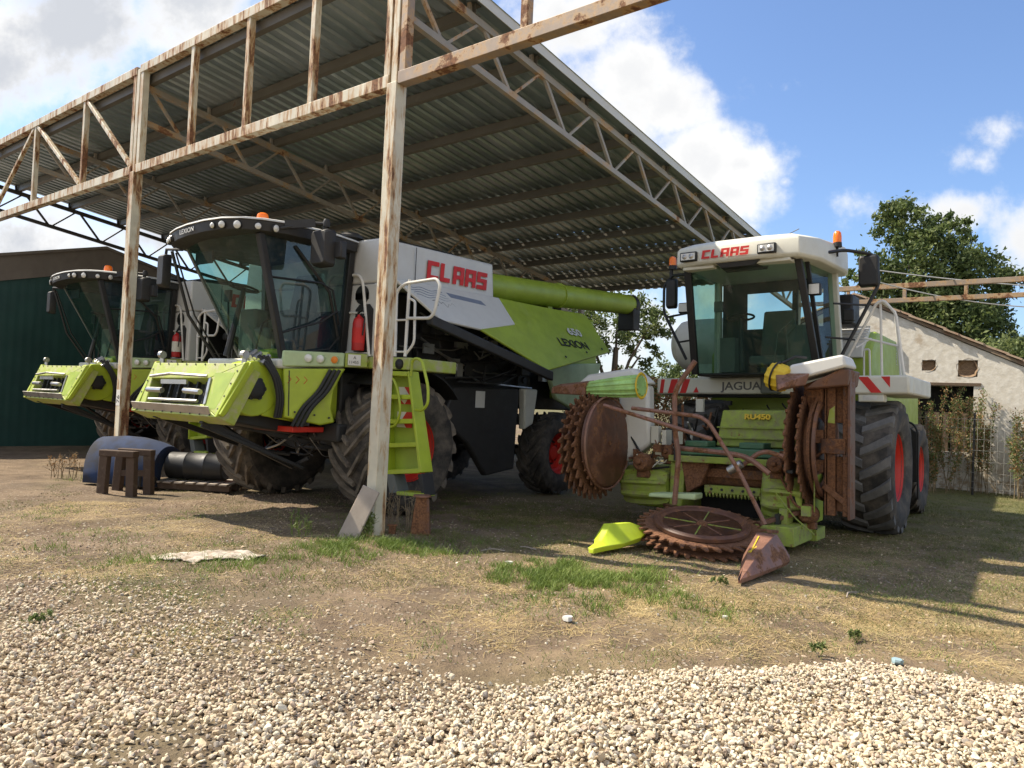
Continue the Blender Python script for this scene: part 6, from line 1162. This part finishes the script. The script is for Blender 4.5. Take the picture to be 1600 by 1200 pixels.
    r = np.sqrt((X / .54) ** 2 + (Y / .25) ** 2) + (vnoise(wx, wy, .13, 73) - .5) * .7; ok = r < .98; i = np.arange(m - 1)[:, None] * n + np.arange(n - 1)[None, :]; f = np.stack([i, i + 1, i + n + 1, i + n], -1).reshape(-1, 4); f = f[ok.ravel()[f].all(1)]
    me = npmesh('old_sack', np.stack([wx.ravel(), wy.ravel(), Z.ravel()], 1), f, smooth=True); me.materials.append(paint('dirty_sacking', (.50, .44, .36), .95, dust=(.25, .19, .13), dustf=.9, scale=6, bump=.5, dthr=(.45, .6))); o = bpy.data.objects.new('old_sack', me); COL.objects.link(o); so_ = o.modifiers.new('thickness', 'SOLIDIFY'); so_.thickness = .008; tag(o, 'crumpled dirty pale sack flattened into the soil', 'sack')
    # overhead cables
    W = paint('pale_cable', (.5, .5, .48), .6, dustf=.2)
    for k, (p, q, sag, lb) in enumerate((((7.8, 17.2, 4.98), (14.5, 17.0, 4.75), .12, 'upper thin pale cable hanging above the rusty truss'), ((7.7, 17.4, 4.85), (14.6, 17.4, 4.55), .38, 'lower sagging thin pale cable crossing the rusty truss'))):
        b = MB(); b.tube([(p[0] + (q[0] - p[0]) * t, p[1] + (q[1] - p[1]) * t, p[2] + (q[2] - p[2]) * t - sag * 4 * t * (1 - t)) for t in lin(24, 0, 1)], .014, 5); o = b.obj('overhead_cable', W, None); tag(o, lb, 'cable')
    # litter
    PL_ = paint('faded_plastic', (.30, .42, .45), .4, dustf=.3)
    for k, (x, y, s, lb, m_) in enumerate(((2.62, 5.10, .035, 'crushed clear bottle piece at the edge of the gravel', PL_), (.50, 5.82, .035, 'pale scrap of paper in the dry grass at the centre', WHITE), (.05, 7.62, .035, 'small pale scrap beside the green grass', WHITE), (1.75, 6.05, .02, 'white crumb of litter in the straw', WHITE))):
        b = MB(); r2 = np.random.default_rng(k); b.loft([[(math.cos(t) * s * r2.uniform(.7, 1.3), math.sin(t) * s * r2.uniform(.6, 1.2), z) for t in lin(9, 0, 6.283)[:-1]] for z in (0, s * .5, s * .9)]); o = b.obj('litter', m_, None); o.location = (x, y, float(gz(x, y)) + .01); tag(o, lb, 'litter')
    # branch and wood bits
    for k, (x, y, a, l, lb) in enumerate(((3.05, 6.85, .9, .30, 'bent pale dry stalk lying in front of the shade'), (-.25, 8.3, .3, .26, 'dry stick lying right of the rusty stub'), (.35, 8.45, 2.6, .22, 'short dry stick on the soil under the shed edge'))):
        b = MB(); b.pipe([(0, 0, .012), (l * .5, .03, .03), (l, -.02, .012)], .007, .05, 5); o = b.obj('dry_stick', BOARD, None); o.matrix_world = Matrix.Translation((x, y, float(gz(x, y)))) @ Matrix.Rotation(a, 4, 'Z'); tag(o, lb, 'stick')
small()
